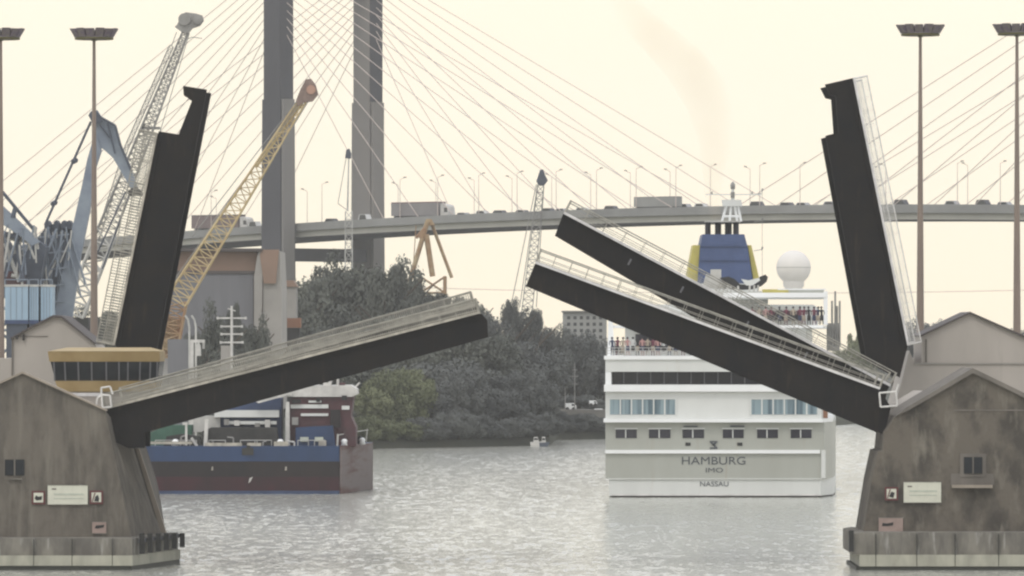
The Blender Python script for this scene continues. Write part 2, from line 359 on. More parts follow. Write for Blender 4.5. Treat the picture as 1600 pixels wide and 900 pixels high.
def tree(px, py, d, wpx, kind, label, group, name='tree', low=.12, cat='tree'):
    global ti
    x = X(px, d); zt = Z(py, d); zg = ground_z(x, d)-.15; h = zt-zg; wd = wpx/F*d/2
    root = thing(name, label, cat, (x, d, zg), group)
    c = bpy.data.objects.new('crown', CR[kind][ti % len(CR[kind])]); COL.objects.link(c); c.parent = root
    c.location = (0, 0, h*(low+(1-low)/2)); c.scale = (wd*1.05, wd*.95, h*(1-low)/2*1.02); c.rotation_euler = (0, 0, ti*1.7)
    tr = bpy.data.objects.new('trunk', TR[ti % 2]); COL.objects.link(tr); tr.parent = root; tr.scale = (h*.8, h*.8, h)
    ti += 1; return root
G1 = 'trees massed on the far bank left of centre'
LB = 'tall dark rounded tree in the mass behind the raised left bridge leaf'
LM = 'dark tree in the lower middle row of the wooded bank'
for px, py, d, wp in ((478, 412, 955, 110), (520, 394, 965, 110), (566, 388, 960, 120), (606, 390, 950, 100), (648, 420, 960, 90), (690, 432, 955, 90), (728, 446, 955, 90), (628, 402, 990, 95), (460, 440, 940, 90)):
    tree(px, py, d, wp, 'dark', LB, G1)
for px, py, d, wp in ((478, 500, 900, 120), (535, 478, 905, 130), (600, 470, 910, 140), (660, 478, 910, 130), (720, 490, 915, 130), (770, 505, 915, 120), (500, 560, 885, 120), (570, 545, 895, 130)):
    tree(px, py, d, wp, 'dark', LM, G1)
LR = 'blue grey tree on the slope of woods between the bridge leaves'
G2 = 'blue grey trees on the wooded slope in the middle'
for px, py, d, wp in ((765, 478, 940, 80), (820, 482, 960, 80), (860, 497, 965, 80), (905, 508, 985, 80), (945, 528, 990, 80), (800, 520, 930, 110), (845, 540, 935, 110), (890, 560, 988, 100), (930, 570, 992, 90), (660, 560, 893, 130), (720, 560, 900, 130), (780, 580, 905, 120), (825, 600, 910, 90), (970, 540, 1000, 90), (905, 615, 975, 80), (862, 620, 965, 60), (938, 625, 978, 60)):
    tree(px, py, d, wp, 'blue', LR, G2)
tree(798, 458, 950, 34, 'blue', 'small upright tree poking above the woods left of the thin crane', 'lone trees', low=.55)
tree(837, 478, 955, 26, 'blue', 'very small round treetop above the woods under the right leaf tip', 'lone trees', low=.7)
for px, py, d, wp, lb in ((590, 585, 878, 80, 'light green willow on the bank, leftmost beside the moored hull'), (625, 600, 882, 70, 'light green willow on the bank, second from the moored hull')):
    tree(px, py, d, wp, 'light', lb, 'light green trees at the water', low=.02)
def shore_y(x):
    for (x0, y0), (x1, y1) in zip(shore, shore[1:]):
        if x0 <= x <= x1: return y0+(y1-y0)*(x-x0)/(x1-x0)
for px, py, wp in ((575, 645, 60), (602, 652, 70), (640, 655, 70)):
    d = shore_y(X(px, 875))+2.5
    tree(px, py, d, wp, 'light', 'low light green shrub at the water edge beside the moored hull', 'low light shrubs at the water edge', 'shrub', .0, 'shrub')
rz = random.Random(12)
for i in range(14):
    px = 655+i*15.5; d = shore_y(X(px, 885))+2.2
    tree(px, 650+rz.uniform(-14, 12), d, 62, 'blue', 'dark shrub on the far waterline under the woods', 'dark shrubs along the far waterline', 'shrub', .0, 'shrub')
for i in range(8):
    px = 842+i*18; d = shore_y(X(px, 945))+2.2
    tree(px, 655+rz.uniform(-14, 8), d, 55, 'blue', 'dark shrub on the far shore left of the ship stern', 'dark shrubs left of the ship stern', 'shrub', .0, 'shrub')
for i in range(10):
    px = 590+i*28; d = shore_y(X(px, 885))+14
    tree(px, 585+rz.uniform(-20, 20), d, 80, 'blue' if px > 660 else 'light', 'bushy tree in the front row of the wooded bank', 'front row of the wooded bank', 'tree', .0)
for i, (px, py, d, wp) in enumerate(((330, 470, 790, 80), (375, 478, 795, 70), (300, 500, 785, 60), (412, 490, 795, 46), (345, 520, 780, 90))):
    tree(px, py, d, wp, 'dark', 'dark tree standing in front of the terracotta shed', 'trees before the shed', low=.08)
tree(365, 452, 800, 34, 'dark', 'slender pointed tree before the door of the terracotta shed', 'trees before the shed', low=.2)
for px, py, d, wp in ((1337, 512, 1240, 44), (1345, 528, 1235, 60), (1320, 540, 1240, 60)):
    tree(px, py, d, wp, 'light', 'small hazy tree seen between the ship and the upright right leaf', 'hazy trees right of the ship', low=.1)
for px, py, d, wp in ((1455, 492, 1240, 60), (1480, 500, 1250, 50), (1425, 498, 1245, 60), (1395, 512, 1245, 60), (1590, 505, 1245, 60), (1545, 515, 1245, 70)):
    tree(px, py, d, wp, 'blue', 'hazy grey tree rising behind the gabled right pier', 'hazy trees behind the right pier', low=.1)
for px, py, d, wp in ((130, 480, 900, 120), (60, 478, 905, 120), (190, 470, 905, 110), (245, 478, 900, 110), (290, 470, 905, 90)):
    tree(px, py, d, wp, 'dark', 'dark tree behind the dock cranes on the left', 'trees behind the dock cranes', low=.1)

# ------------------------------------------------------------ cable-stayed road bridge far behind
AX = Vector((.740, -.673, 0)); PV = Vector((.673, .740, 0)); B0 = U(435, 0, 1480); B0.z = 0
def zb(u): return 40.2-1.3e-4*(u-133)**2 if u > -60 else 40.2-1.3e-4*193**2-(-60-u)*.05
def BP(u, v, z): p = B0+AX*u+PV*v; return Vector((p.x, p.y, z))
def u_at(px, v):
    lo, hi = -400., 520.
    for _ in range(50):
        m = (lo+hi)/2; p = BP(m, v, 0)
        if 800+p.x/p.y*F < px: lo = m
        else: hi = m
    return lo
br = thing('cable_stayed_bridge', 'long concrete cable stayed road bridge crossing the sky far behind the ship', 'bridge', BP(0, 15, 0))
def sweep(prof, name, m, parent, u0=-400, u1=500, st=12):
    s = MB(); us = []; u = u0
    while u < u1: us.append(u); u += st
    us.append(u1); n_ = len(prof); vs = []
    for u in us:
        for v, z in prof: vs.append(BP(u, v, zb(u)+z))
    fs = [[i*n_+j, i*n_+(j+1) % n_, (i+1)*n_+(j+1) % n_, (i+1)*n_+j][::-1] for i in range(len(us)-1) for j in range(n_)]
    fs += [list(range(n_)), [(len(us)-1)*n_+j for j in range(n_)][::-1]]
    s.add(vs, fs); return s.build(name, m, parent)
sweep([(3.6, .18), (26.4, .18), (26.4, 1.55), (3.6, 1.55)], 'girder', M['bside'], br)
sweep([(3.5, 0), (26.5, 0), (26.5, .17), (3.5, .17)], 'soffit_shadow_strip', M['bunder'], br)  # thin near-black strip, painted shadow line along the girder's lower edge
sweep([(2.7, 1.56), (27.3, 1.56), (27.3, 2.5), (2.7, 2.5)], 'deck_slab', M['bedge'], br)
for v in (2.75, 26.95): sweep([(v, 2.51), (v+.3, 2.51), (v+.3, 3.35), (v, 3.35)], 'parapet', M['bedge'], br)
def tower(u, near):
    for v in (0, 30):
        s = MB(); e = 2.5
        def ring(z, a, c): return [BP(u-a, v-c, z), BP(u+a, v-c, z), BP(u+a, v+c, z), BP(u-a, v+c, z)]
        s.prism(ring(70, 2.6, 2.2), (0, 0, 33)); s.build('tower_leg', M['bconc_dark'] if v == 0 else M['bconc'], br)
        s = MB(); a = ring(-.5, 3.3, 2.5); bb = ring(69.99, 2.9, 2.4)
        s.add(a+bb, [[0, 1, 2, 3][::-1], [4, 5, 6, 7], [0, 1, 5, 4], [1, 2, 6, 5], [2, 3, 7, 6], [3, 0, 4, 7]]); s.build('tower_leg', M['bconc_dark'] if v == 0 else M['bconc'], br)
        MB().prism([BP(u+2.605, v-2.1, 70.2), BP(u+2.75, v-2.1, 70.2), BP(u+2.75, v+2.1, 70.2), BP(u+2.605, v+2.1, 70.2)], (0, 0, 32)).build('dark_leg_plate', M['bconc_dark'], br)  # dark plate covering one upper face of each leg
        # raised rib on the river face of each leg
        s = MB(); s.prism([BP(u+3.35, v-2.35, -.5), BP(u+4.0, v-2.35, -.5), BP(u+4.0, v+1.3, -.5), BP(u+3.35, v+1.3, -.5)], (0, 0, 70.5)); s.build('tower_rib', M['bconc'], br)
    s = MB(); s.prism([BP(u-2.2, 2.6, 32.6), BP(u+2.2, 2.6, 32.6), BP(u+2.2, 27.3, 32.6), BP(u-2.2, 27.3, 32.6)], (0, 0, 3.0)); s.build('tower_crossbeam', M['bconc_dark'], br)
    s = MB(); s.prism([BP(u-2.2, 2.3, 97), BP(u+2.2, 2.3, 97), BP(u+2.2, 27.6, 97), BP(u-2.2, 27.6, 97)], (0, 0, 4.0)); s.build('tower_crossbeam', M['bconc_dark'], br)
    s = MB(); s.prism([BP(u-6, -5, -1), BP(u+6, -5, -1), BP(u+6, 35, -1), BP(u-6, 35, -1)], (0, 0, 8)); s.build('tower_footing', M['bconc'], br)
    for v, ve in ((0, 3.1), (30, 26.9)):
        for sgn in (-1, 1):
            for kk in range(10):
                if u > 100 and sgn > 0 and kk < 6: continue
                D = 130-11*kk; H = 57-1.8*kk
                p = BP(u+sgn*2.4, v, 44.5+H); q = BP(u+sgn*D, ve, zb(u+sgn*D)+2.6)
                MB().tube(p, q, .085, n=6).build('stay_cable', M['cable'], br)
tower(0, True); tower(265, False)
for u in (-190, -240, -290, -340, -390):
    s = MB()
    for v in (8, 22): s.prism([BP(u-1, v-1.5, 0), BP(u+1, v-1.5, 0), BP(u+1, v+1.5, 0), BP(u-1, v+1.5, 0)], (0, 0, zb(u)-.02))
    s.build('approach_pier', M['bconc'], br)
# lamp posts on the bridge
GL = 'lamp posts along the cable stayed bridge'
lampx = [(330, 4), (338, 25), (503, 4), (480, 25), (625, 4), (622, 25), (684, 4), (681, 25), (741, 25), (748, 4), (800, 25), (808, 4), (862, 25), (869, 4), (923, 25), (932, 4), (985, 25), (994, 4), (1047, 25), (1056, 4), (1110, 4), (1172, 25), (1187, 4), (1250, 4), (1496, 4), (1512, 25), (1563, 4), (1384, 25)]
for px, v in lampx:
    u = u_at(px, v); zz = zb(u)+2.5
    s = MB(); s.tube(BP(u, v, zz), BP(u, v, zz+9.6), .11, .06, 6)
    t = thing('bridge_lamp', 'slim lamp post on the cable stayed bridge '+('near' if v == 4 else 'far')+' parapet', 'lamp post', BP(u, v, zz), GL+(' near side' if v == 4 else ' far side'))
    s.build('pole', M['cable'], t)
    q = 1 if v == 4 else -1
    MB().tube(BP(u, v, zz+9.55), BP(u, v+1.6*q, zz+10.0), .05, n=5).bar(BP(u, v+1.2*q, zz+10.05), BP(u, v+2.1*q, zz+10.1), .22, .12).build('lamp_arm', M['mast'], t)
# vehicles on the bridge
def along(u, v, z, L_, W_, H_, s):
    return s.prism([BP(u-L_/2, v-W_/2, z), BP(u+L_/2, v-W_/2, z), BP(u+L_/2, v+W_/2, z), BP(u-L_/2, v+W_/2, z)], (0, 0, H_))
def wheels(root, u, v, z, offs, r, W_):
    for o_ in offs:
        for q in (-1, 1):
            a = BP(u+o_, v+q*W_/2-.15, z+r); b_ = BP(u+o_, v+q*W_/2+.15, z+r)
            MB().tube(a, b_, r, n=12).build('wheel', M['rubber'], root)
def truck(px0, px1, label, mt, cab_right=True, trim=None, cab=True, h=2.9):
    v = 6; u0 = u_at(px0, v); u1 = u_at(px1, v); u = (u0+u1)/2; z = zb(u)+2.5; Lt = u1-u0
    root = thing('lorry', label, 'lorry', BP(u, v, z))
    cl_ = 2.4 if cab else 0; sg = 1 if cab_right else -1
    ub = u-sg*cl_/2-sg*.3; Lb = Lt-cl_-.6
    along(ub, v, z+1.1, Lb, 2.5, h, MB()).build('trailer', mt, root)
    along(ub, v, z+1.1+h+.004, Lb, 2.52, .22, MB()).build('trailer_roof', trim or mt, root)
    along(ub, v, z+.7, Lb-.5, 1.2, .39, MB()).build('chassis', M['deck_dark'], root)
    offs = [-Lt/2+1.4, -Lt/2+2.7, Lt/2-3.8, Lt/2-1.2] if cab_right else [Lt/2-1.4, Lt/2-2.7, -Lt/2+3.8, -Lt/2+1.2]
    wheels(root, u, v, z, offs, .5, 2.2)
    if cab:
        uc = u+sg*(Lt/2-cl_/2)
        p = [(-1.2, .5), (1.2, .5), (1.15, 1.7), (.85, 3.1), (.3, 3.5), (-1.2, 3.7)]
        MB().prism([BP(uc+sg*a, v-1.2, z+b_) for a, b_ in p], PV*2.4).build('cab', M['white_paint'], root)
        MB().prism([BP(uc+sg*a, v-1.23, z+b_) for a, b_ in ((-.1, 1.8), (1.0, 1.8), (.8, 2.8), (-.1, 2.8))], PV*2.46).build('cab_window', M['glass'], root)
truck(305, 392, 'brown articulated lorry on the bridge behind the yellow lattice crane', M['truck_brown'], True, M['roof_edge'])
truck(617, 706, 'grey lorry with dark red roof edge and white cab crossing the bridge', M['truck_grey'], True, M['truck_red'])
truck(993, 1060, 'pale grey boxy bus on the bridge left of the ship funnel', M['stone'], False, M['truck_grey'], h=2.0, cab=False)
def car(px, v, cm, label, group, h=1.5):
    u = u_at(px, v); z = zb(u)+2.5; root = thing('car', label, 'car', BP(u, v, z), group)
    along(u, v, z+.3, 4.3, 1.75, .6, MB()).build('body', cm, root)
    p = [(-1.9, .9), (1.2, .9), (.55, h), (-1.4, h)]
    MB().prism([BP(u+a, v-.8, z+b_) for a, b_ in p], PV*1.6).build('cabin', cm, root)
    MB().prism([BP(u+a, v-.82, z+b_) for a, b_ in ((-1.5, .98), (.85, .98), (.45, h-.1), (-1.25, h-.1))], PV*1.64).build('side_window', M['glass'], root)
    wheels(root, u, v, z, (-1.4, 1.4), .32, 1.6)
rr = random.Random(3)
for px, ci, h in ((520, 2, 1.6), (572, 0, 2.3), (726, 1, 1.5), (756, 0, 1.6), (783, 2, 1.5), (818, 2, 1.5), (858, 2, 1.55), (880, 1, 1.5), (912, 0, 1.5), (957, 2, 1.6), (1072, 1, 1.7), (1098, 0, 1.6), (1185, 2, 1.8), (1232, 2, 1.5), (1257, 1, 1.5), (1300, 1, 1.6), (1410, 2, 1.9), (1490, 1, 1.7), (1538, 2, 1.9), (1572, 1, 1.5), (250, 1, 1.6), (400, 0, 2.1)):
    nm = ('white', 'silver', 'dark', 'red')[ci]
    car(px, 6+rr.choice((0, 0, 3.5)), CARC[ci], nm+' car driving on the cable stayed bridge deck', nm+' cars on the cable stayed bridge', h)

# ------------------------------------------------------------ background port: cranes, shed, buildings
# terracotta shed
sh = thing('warehouse', 'terracotta and grey warehouse behind trees left of the bridge tower', 'warehouse', (X(360, 835), 840, 3))
d = 835
MB().pxpoly([(250, 640), (250, 393), (402, 393), (402, 640)], d, 24).build('wall', M['shed_tan'], sh)
MB().pxbox(262, 396, 428, 640, d-.5, .45).build('door', M['shed_door'], sh)
MB().pxbox(258, 398, 423, 427.5, d-.7, .65).build('lintel', M['roof_edge'], sh)
MB().pxpoly([(397, 640), (397, 432), (402, 400), (404, 393), (409, 393), (410, 420), (408, 640)], d-1.2, 1.15).build('column', M['shed_pale'], sh)
MB().pxpoly([(411, 640), (411, 392), (437, 392), (440, 455), (440, 640)], d-.8, 20).build('annex', M['shed_pale'], sh)
MB().pxpoly([(412, 443), (406, 398), (409, 390), (436, 390), (431, 443)], d-1.3, .45).build('annex_cladding', M['shed_tan'], sh)
MB().pxbox(246, 410, 388, 392.5, d-1.6, 28).build('roof', M['roof_edge'], sh)
hb = thing('house', 'small pale house half hidden behind trees right of the warehouse', 'house', (X(452, 890), 892, 3.5))
MB().pxbox(440, 462, 448, 640, 890, 8).build('wall', M['shed_pale'], hb); MB().pxpoly([(438, 448), (464, 448), (458, 438), (443, 438)], 889.7, 8.6).build('roof', M['shed_tan'], hb)
oc = thing('container', 'orange cargo container beside the pale house on the bank', 'container', (X(455, 868), 868, 3))
MB().pxbox(442, 470, 497, 512, 866, 2.4).build('box', M['orange'], oc)
MB().pxbox(444, 468, 512.3, 660, 866.2, 2).build('stack_below', M['deck_dark'], oc)
# yellow lattice crane
d = 700
yc = thing('lattice_crane', 'yellow lattice boom crane leaning right in front of the bridge tower', 'crane', (X(262, d), d, 2.6))
MB().lattice(U(276, 470, d), U(476, 152, d), 2.3, .8, 26, .10, .055).build('boom', M['crane_yellow'], yc)
MB().tube(U(400, 262, d-.1), U(470, 160, d-.1), .12, .36, 8).build('boom_tube', M['crane_yellow'], yc)
MB().pxpoly([(462, 158), (470, 138), (478, 124), (486, 123), (493, 132), (497, 147), (488, 158), (474, 160), (466, 166)], d-.7, 1.4).build('boom_head', M['crane_head'], yc)
MB().tube(U(486, 140, d-.9), U(486, 140, d+.9), .5, n=16).build('sheave', M['skin'], yc)
s = MB()
for a, b_ in (((470, 150), (300, 370)), ((466, 160), (262, 452)), ((482, 158), (310, 440)), ((474, 156), (330, 350))): s.tube(U(*a, d-.5), U(*b_, d-.5), .05, n=5)
s.build('hoist_rope', M['crane_grey'], yc)
MB().lattice(U(263, 572, d), U(276, 470, d), 1.4, 2.2, 8, .13, .08).build('mast', M['crane_rust'], yc)
MB().pxpoly([(252, 560), (256, 520), (262, 495), (284, 500), (280, 530), (276, 560)], d+1.5, 1.5).build('machinery_house', M['crane_rust'], yc)
MB().pxbox(248, 286, 560, 700, d-1.5, 4).build('undercarriage', M['crane_grey'], yc)
# grey tall lattice crane
d = 780
gc = thing('lattice_crane', 'tall pale grey lattice jib crane with bulky pulley head, behind the upright left leaf', 'crane', (X(118, d), d, 2.6))
MB().lattice(U(116, 492, d), U(166, 362, d), 2.3, 2.3, 7, .17, .11).build('boom_foot', M['crane_pale'], gc)
MB().lattice(U(166, 362, d), U(290, 50, d), 2.2, .7, 34, .10, .055).build('boom', M['crane_grey'], gc)
s = MB(); s.pxpoly([(273, 42), (277, 38), (283, 24), (290, 19), (306, 21), (316, 24), (318, 32), (312, 40), (300, 44), (294, 52), (284, 50)], d-.6, 1.2).build('jib_head', M['crane_grey'], gc)
MB().tube(U(288, 30, d-.9), U(288, 30, d+.9), .75, n=16).tube(U(309, 30, d-.9), U(309, 30, d+.9), .6, n=16).build('sheave', M['crane_grey'], gc)
s = MB(); s.lattice(U(268, 72, d), U(198, 230, d), .5, .5, 20, .05, .03); s.lattice(U(198, 230, d), U(150, 380, d), .5, .5, 16, .04, .03)
for a, b_ in (((276, 50), (268, 72)), ((292, 52), (205, 300)), ((296, 52), (213, 330)), ((286, 60), (180, 330)), ((300, 58), (316, 60)), ((291, 62), (300, 58))): s.tube(U(*a, d-.4), U(*b_, d-.4), .05, n=5)
s.build('pendant_line', M['crane_grey'], gc)
s = MB(); s.pxbox(221, 250, 198, 202, d-.5, 1).pxbox(222, 225, 196, 208, d-.5, 1); s.build('crane_walkway', M['crane_grey'], gc)
MB().pxpoly([(98, 640), (98, 496), (138, 496), (150, 640)], d, 6).build('crane_house', M['deck_dark'], gc)
# blue grey level-luffing crane
d = 745
bc = thing('dock_crane', 'blue grey level luffing dock crane with drooping jib beside the lamp mast', 'crane', (X(100, d), d, 2.6))
MB().pxpoly([(84, 500), (94, 440), (112, 360), (128, 290), (136, 250), (146, 215), (152, 215), (158, 235), (150, 260), (140, 330), (126, 400), (112, 500)], d-.8, 1.6).build('boom', M['crane_blue'], bc)
MB().pxpoly([(144, 176), (152, 172), (160, 185), (178, 197), (190, 230), (207, 270), (216, 296), (208, 300), (196, 280), (176, 246), (160, 232), (147, 230), (146, 200)], d-.5, 1.0).build('jib', M['crane_blue'], bc)
s = MB()
for a, b_ in (((148, 178), (180, 196)), ((180, 196), (188, 226)), ((188, 226), (206, 268))): s.tube(U(*a, d-.9), U(*b_, d-.9), .16, n=6)
for a, b_ in (((156, 195), (172, 215)), ((168, 192), (180, 240))): s.tube(U(*a, d-.9), U(*b_, d-.9), .12, n=6)
s.build('jib_brace', M['crane_dark'], bc)
MB().pxpoly([(200, 298), (206, 294), (214, 292), (222, 300), (222, 306), (202, 306)], d-.8, 1.6).build('hook_block', M['deck_dark'], bc)
MB().tube(U(142, 190, d), U(70, 352, d), .16, n=6).tube(U(114, 253, d-.3), U(119, 250, d+.3), .3, n=6).tube(U(82, 319, d-.3), U(87, 316, d+.3), .3, n=6).build('tie_rod', M['crane_dark'], bc)
MB().pxpoly([(138, 180), (142, 174), (150, 172), (158, 182), (160, 190), (146, 196)], d-1, 2).build('boom_head', M['crane_dark'], bc)
s = MB()
for a, b_ in (((202, 306), (160, 420)), ((196, 300), (150, 400))): s.tube(U(*a, d+.5), U(*b_, d+.5), .1, n=5)
s.build('hoist_rope', M['crane_dark'], bc)
s = MB(); s.pxpoly([(62, 500), (50, 420), (58, 372), (74, 352), (92, 348), (100, 356), (108, 350), (112, 372), (104, 430), (96, 500)], d+2, 4)
for x0 in (74, 88, 100, 108): s.pxpoly([(x0-5, 356), (x0-4, 347), (x0, 344), (x0+4, 350), (x0+4, 358)], d+1, 5)
s.build('machinery_house', M['crane_dark'], bc)
s = MB()
for a, b_ in (((30, 380), (46, 450)), ((52, 380), (70, 455)), ((70, 372), (80, 450)), ((26, 388), (60, 378)), ((96, 380), (90, 470)), ((84, 365), (100, 440))): s.tube(U(*a, d), U(*b_, d), .18, n=6)
s.build('cab_frame', M['crane_blue'], bc)
MB().lattice(U(75, 700, d+3), U(78, 498, d+3), 4, 4, 5, .3, .15).build('portal', M['crane_blue'], bc)
rt = random.Random(4)
for nm2, mm in (('strut', 'crane_blue'), ('strut', 'crane_pale'), ('strut', 'crane_blue')):
    for i in range(9):
        xa = rt.uniform(40, 112); ya = rt.uniform(350, 400); xb = xa+rt.uniform(-28, 28); yb = ya+rt.uniform(35, 95)
        MB().tube(U(xa, ya, d-1.2+rt.uniform(-.5, .5)), U(xb, min(yb, 492), d-1.2), rt.uniform(.07, .17), n=6).build(nm2, M[mm], bc)
for i in range(5): y0 = 372+i*26; MB().bar(U(48+i*2, y0, d-1), U(108-i*2, y0-6, d-1), .18).build('platform', M['crane_blue'], bc)
for i in range(9): MB().tube(U(50+i*6.5, 372, d-1.05), U(50+i*6.5, 362, d-1.05), .05, n=5).build('rail_post', M['crane_pale'], bc)
d = 735
b2 = thing('dock_crane', 'dark blue dock crane cut off by the left picture edge above the pale blue silos', 'crane', (X(20, d), d, 2.6))
MB().pxpoly([(-20, 300), (0, 318), (22, 338), (45, 360), (62, 378), (50, 384), (30, 368), (6, 352), (-20, 340)], d-.6, 1.2).build('boom', M['crane_blue'], b2)
MB().tube(U(4, 300, d), U(52, 358, d), .22, n=6).tube(U(24, 325, d-.5), U(20, 340, d-.5), .3, n=6).tube(U(-10, 360, d), U(30, 372, d), .35, n=6).tube(U(20, 335, d), U(36, 440, d), .35, n=6).build('tie_rod', M['crane_dark'], b2)
MB().pxpoly([(-30, 470), (-30, 370), (-6, 352), (14, 380), (18, 400), (60, 376), (72, 386), (64, 430), (60, 458)], d+3, 5).build('machinery_house', M['crane_dark'], b2)
s = MB()
for a, b_ in (((8, 380), (30, 440)), ((34, 362), (12, 410)), ((10, 372), (60, 380)), ((18, 430), (34, 434)), ((48, 376), (34, 400))): s.tube(U(*a, d+.6), U(*b_, d+.6), .25, n=6)
s.build('cab_frame', M['crane_pale'], b2)
MB().pxbox(10, 38, 424, 446, d+1, 2).build('cab', M['red'], b2)
rt = random.Random(9)
for i in range(14):
    xa = rt.uniform(0, 60); ya = rt.uniform(350, 385); xb = xa+rt.uniform(-25, 25); yb = ya+rt.uniform(30, 75)
    MB().tube(U(xa, ya, d+rt.uniform(-.8, .4)), U(xb, yb, d), rt.uniform(.07, .17), n=6).build('strut', M[('crane_blue', 'crane_pale')[i % 2]], b2)
MB().lattice(U(20, 700, d+4), U(22, 470, d+4), 4, 4, 5, .3, .15).build('portal', M['crane_blue'], b2)
# pale blue tanks
d = 725
for k, (x0, x1, lb) in enumerate(((10, 46, 'wide pale blue silo, leftmost of three beside the dock crane'), (48, 62, 'narrow pale blue silo, middle of three beside the dock crane'), (66, 84, 'pale blue silo, rightmost of three beside the dock crane'))):
    c = U((x0+x1)/2, 500, d+2+k*.4); r = (x1-x0)/2/F*d; zt = Z(448, d); zb_ = 2.6
    t = thing('silo', lb, 'silo', (c.x, c.y, zb_), 'pale blue dock silos')
    MB().box(c.x-r, c.x+r, c.y-2.2, c.y+2.2, Z(500, d), zt).build('shell', M['tank'], t)
    MB().box(c.x-r-.04, c.x+r+.04, c.y-2.26, c.y+2.26, Z(506, d), Z(500, d)-.003).build('base_band', M['navy'], t)
    MB().box(c.x-r*.9, c.x+r*.9, c.y-2, c.y+2, zb_, Z(506, d)-.003).build('skirt', M['crane_dark'], t)
    MB().box(c.x-r-.05, c.x+r+.05, c.y-2.27, c.y+2.27, zt+.003, zt+.25).build('rim', M['crane_pale'], t)
    for q_ in (-.5, 0, .5): MB().box(c.x+r*q_-.03, c.x+r*q_+.03, c.y-2.25, c.y-2.203, Z(500, d)+.05, zt-.05).build('rib', M['crane_blue'], t)
    MB().path([(c.x-r, c.y-2.2, zt+.8), (c.x+r, c.y-2.2, zt+.8)], .06).path([(c.x-r, c.y-2.2, zt+.25), (c.x-r, c.y-2.2, zt+.8)], .06).path([(c.x+r, c.y-2.2, zt+.25), (c.x+r, c.y-2.2, zt+.8)], .06).build('top_rail', M['crane_blue'], t)
# orange A-frame crane behind trees
d = 1040
af = thing('a_frame_crane', 'orange brown A-frame crane rising behind the tall trees', 'crane', (X(680, d), d, 4))
s = MB()
for a, b_, r in (((668, 346), (640, 440), .40), ((672, 346), (650, 372), .25), ((666, 366), (676, 432), .45), ((674, 348), (706, 434), .28), ((655, 372), (664, 360), .25), ((650, 352), (645, 430), .07)): s.tube(U(*a, d+(-1 if a[0] < 670 else 1)), U(*b_, d+(-1 if a[0] < 670 else 1)), r, n=8)
s.build('leg', M['crane_rust'], af)
MB().lattice(U(676, 560, d), U(676, 432, d), 4, 4, 5, .3, .16).build('base_tower', M['crane_rust'], af)
MB().pxpoly([(662, 352), (666, 342), (674, 342), (680, 352)], d-1, 2).build('head', M['crane_rust'], af)
# thin crane above the woods
d = 1180
tcn = thing('crane', 'thin grey lattice crane with dark head over the woods beside the right leaf tip', 'crane', (X(822, d), d, 5))
MB().lattice(U(822, 500, d), U(845, 290, d), 2.0, 1.1, 20, .09, .055).build('boom', M['crane_grey'], tcn)
MB().pxpoly([(838, 283), (841, 274), (844, 265), (849, 265), (852, 274), (856, 282), (850, 290), (842, 290)], d-.8, 1.6).build('head', M['crane_dark'], tcn)
s = MB()
for a, b_ in (((840, 288), (812, 480)), ((838, 288), (800, 470)), ((850, 288), (838, 480))): s.tube(U(*a, d), U(*b_, d), .08, n=5)
s.build('rope', M['crane_grey'], tcn)
d = 1250
t2 = thing('crane', 'slim white mast crane standing in front of the right tower leg', 'crane', (X(545, d), d, 5))
MB().lattice(U(545, 480, d), U(545, 330, d), 1.5, 1.3, 12, .10, .06).tube(U(543, 330, d), U(545, 246, d), .2, .12, 6).build('mast', M['crane_pale'], t2)
MB().pxpoly([(539, 247), (541, 234), (546, 232), (549, 240), (548, 248)], d-.5, 1).build('mast_head', M['crane_dark'], t2)
MB().tube(U(541, 246, d), U(528, 318, d), .07, n=5).tube(U(528, 318, d), U(545, 330, d), .07, n=5).build('stay', M['crane_grey'], t2)
# city block and shore clutter
cb = thing('apartment_building', 'pale hazy apartment block peeping over the woods left of the ship', 'building', (X(915, 1350), 1350, 4))
d = 1350; MB().pxbox(880, 948, 488, 640, d, 14).build('wall', M['stone'], cb)
for r in range(4):
    for c in range(6): MB().pxbox(886+c*10, 891+c*10, 494+r*10, 499+r*10, d-.1, .09).build('window', M['glass'], cb)
MB().pxbox(878, 950, 485.5, 487.8, d-.6, 15.5).build('roof', M['bconc'], cb)
for px, y0, y1, lb in ((883, 572, 690, 'white mast with cross arms on the far bank, left of two'), (898, 566, 690, 'white mast with cross arms on the far bank, right of two')):
    d = 951; t = thing('mast', lb, 'mast', (X(px, d), d, 0.2), 'white masts on the far bank')
    MB().tube((X(px, d), d, 4.2), U(px, y0, d), .09, .06, 6).build('pole', M['crane_grey'], t)
    s = MB()
    for q, ww in ((12, 4), (22, 6), (34, 5)): s.bar(U(px-ww, y0+q, d), U(px+ww, y0+q, d), .1)
    s.build('cross_arm', M['crane_grey'], t)
def wheels_at(root, x, a, y, z):
    for q in (-.55, .55): MB().tube((x+a*q, y-.05, z), (x+a*q, y+.25, z), .3, n=12).build('wheel', M['rubber'], root)
MB().box(X(868, 950), X(1100, 950), 949, 958, -.5, 4.25).build('riverside_quay', M['quay'], kind='structure')
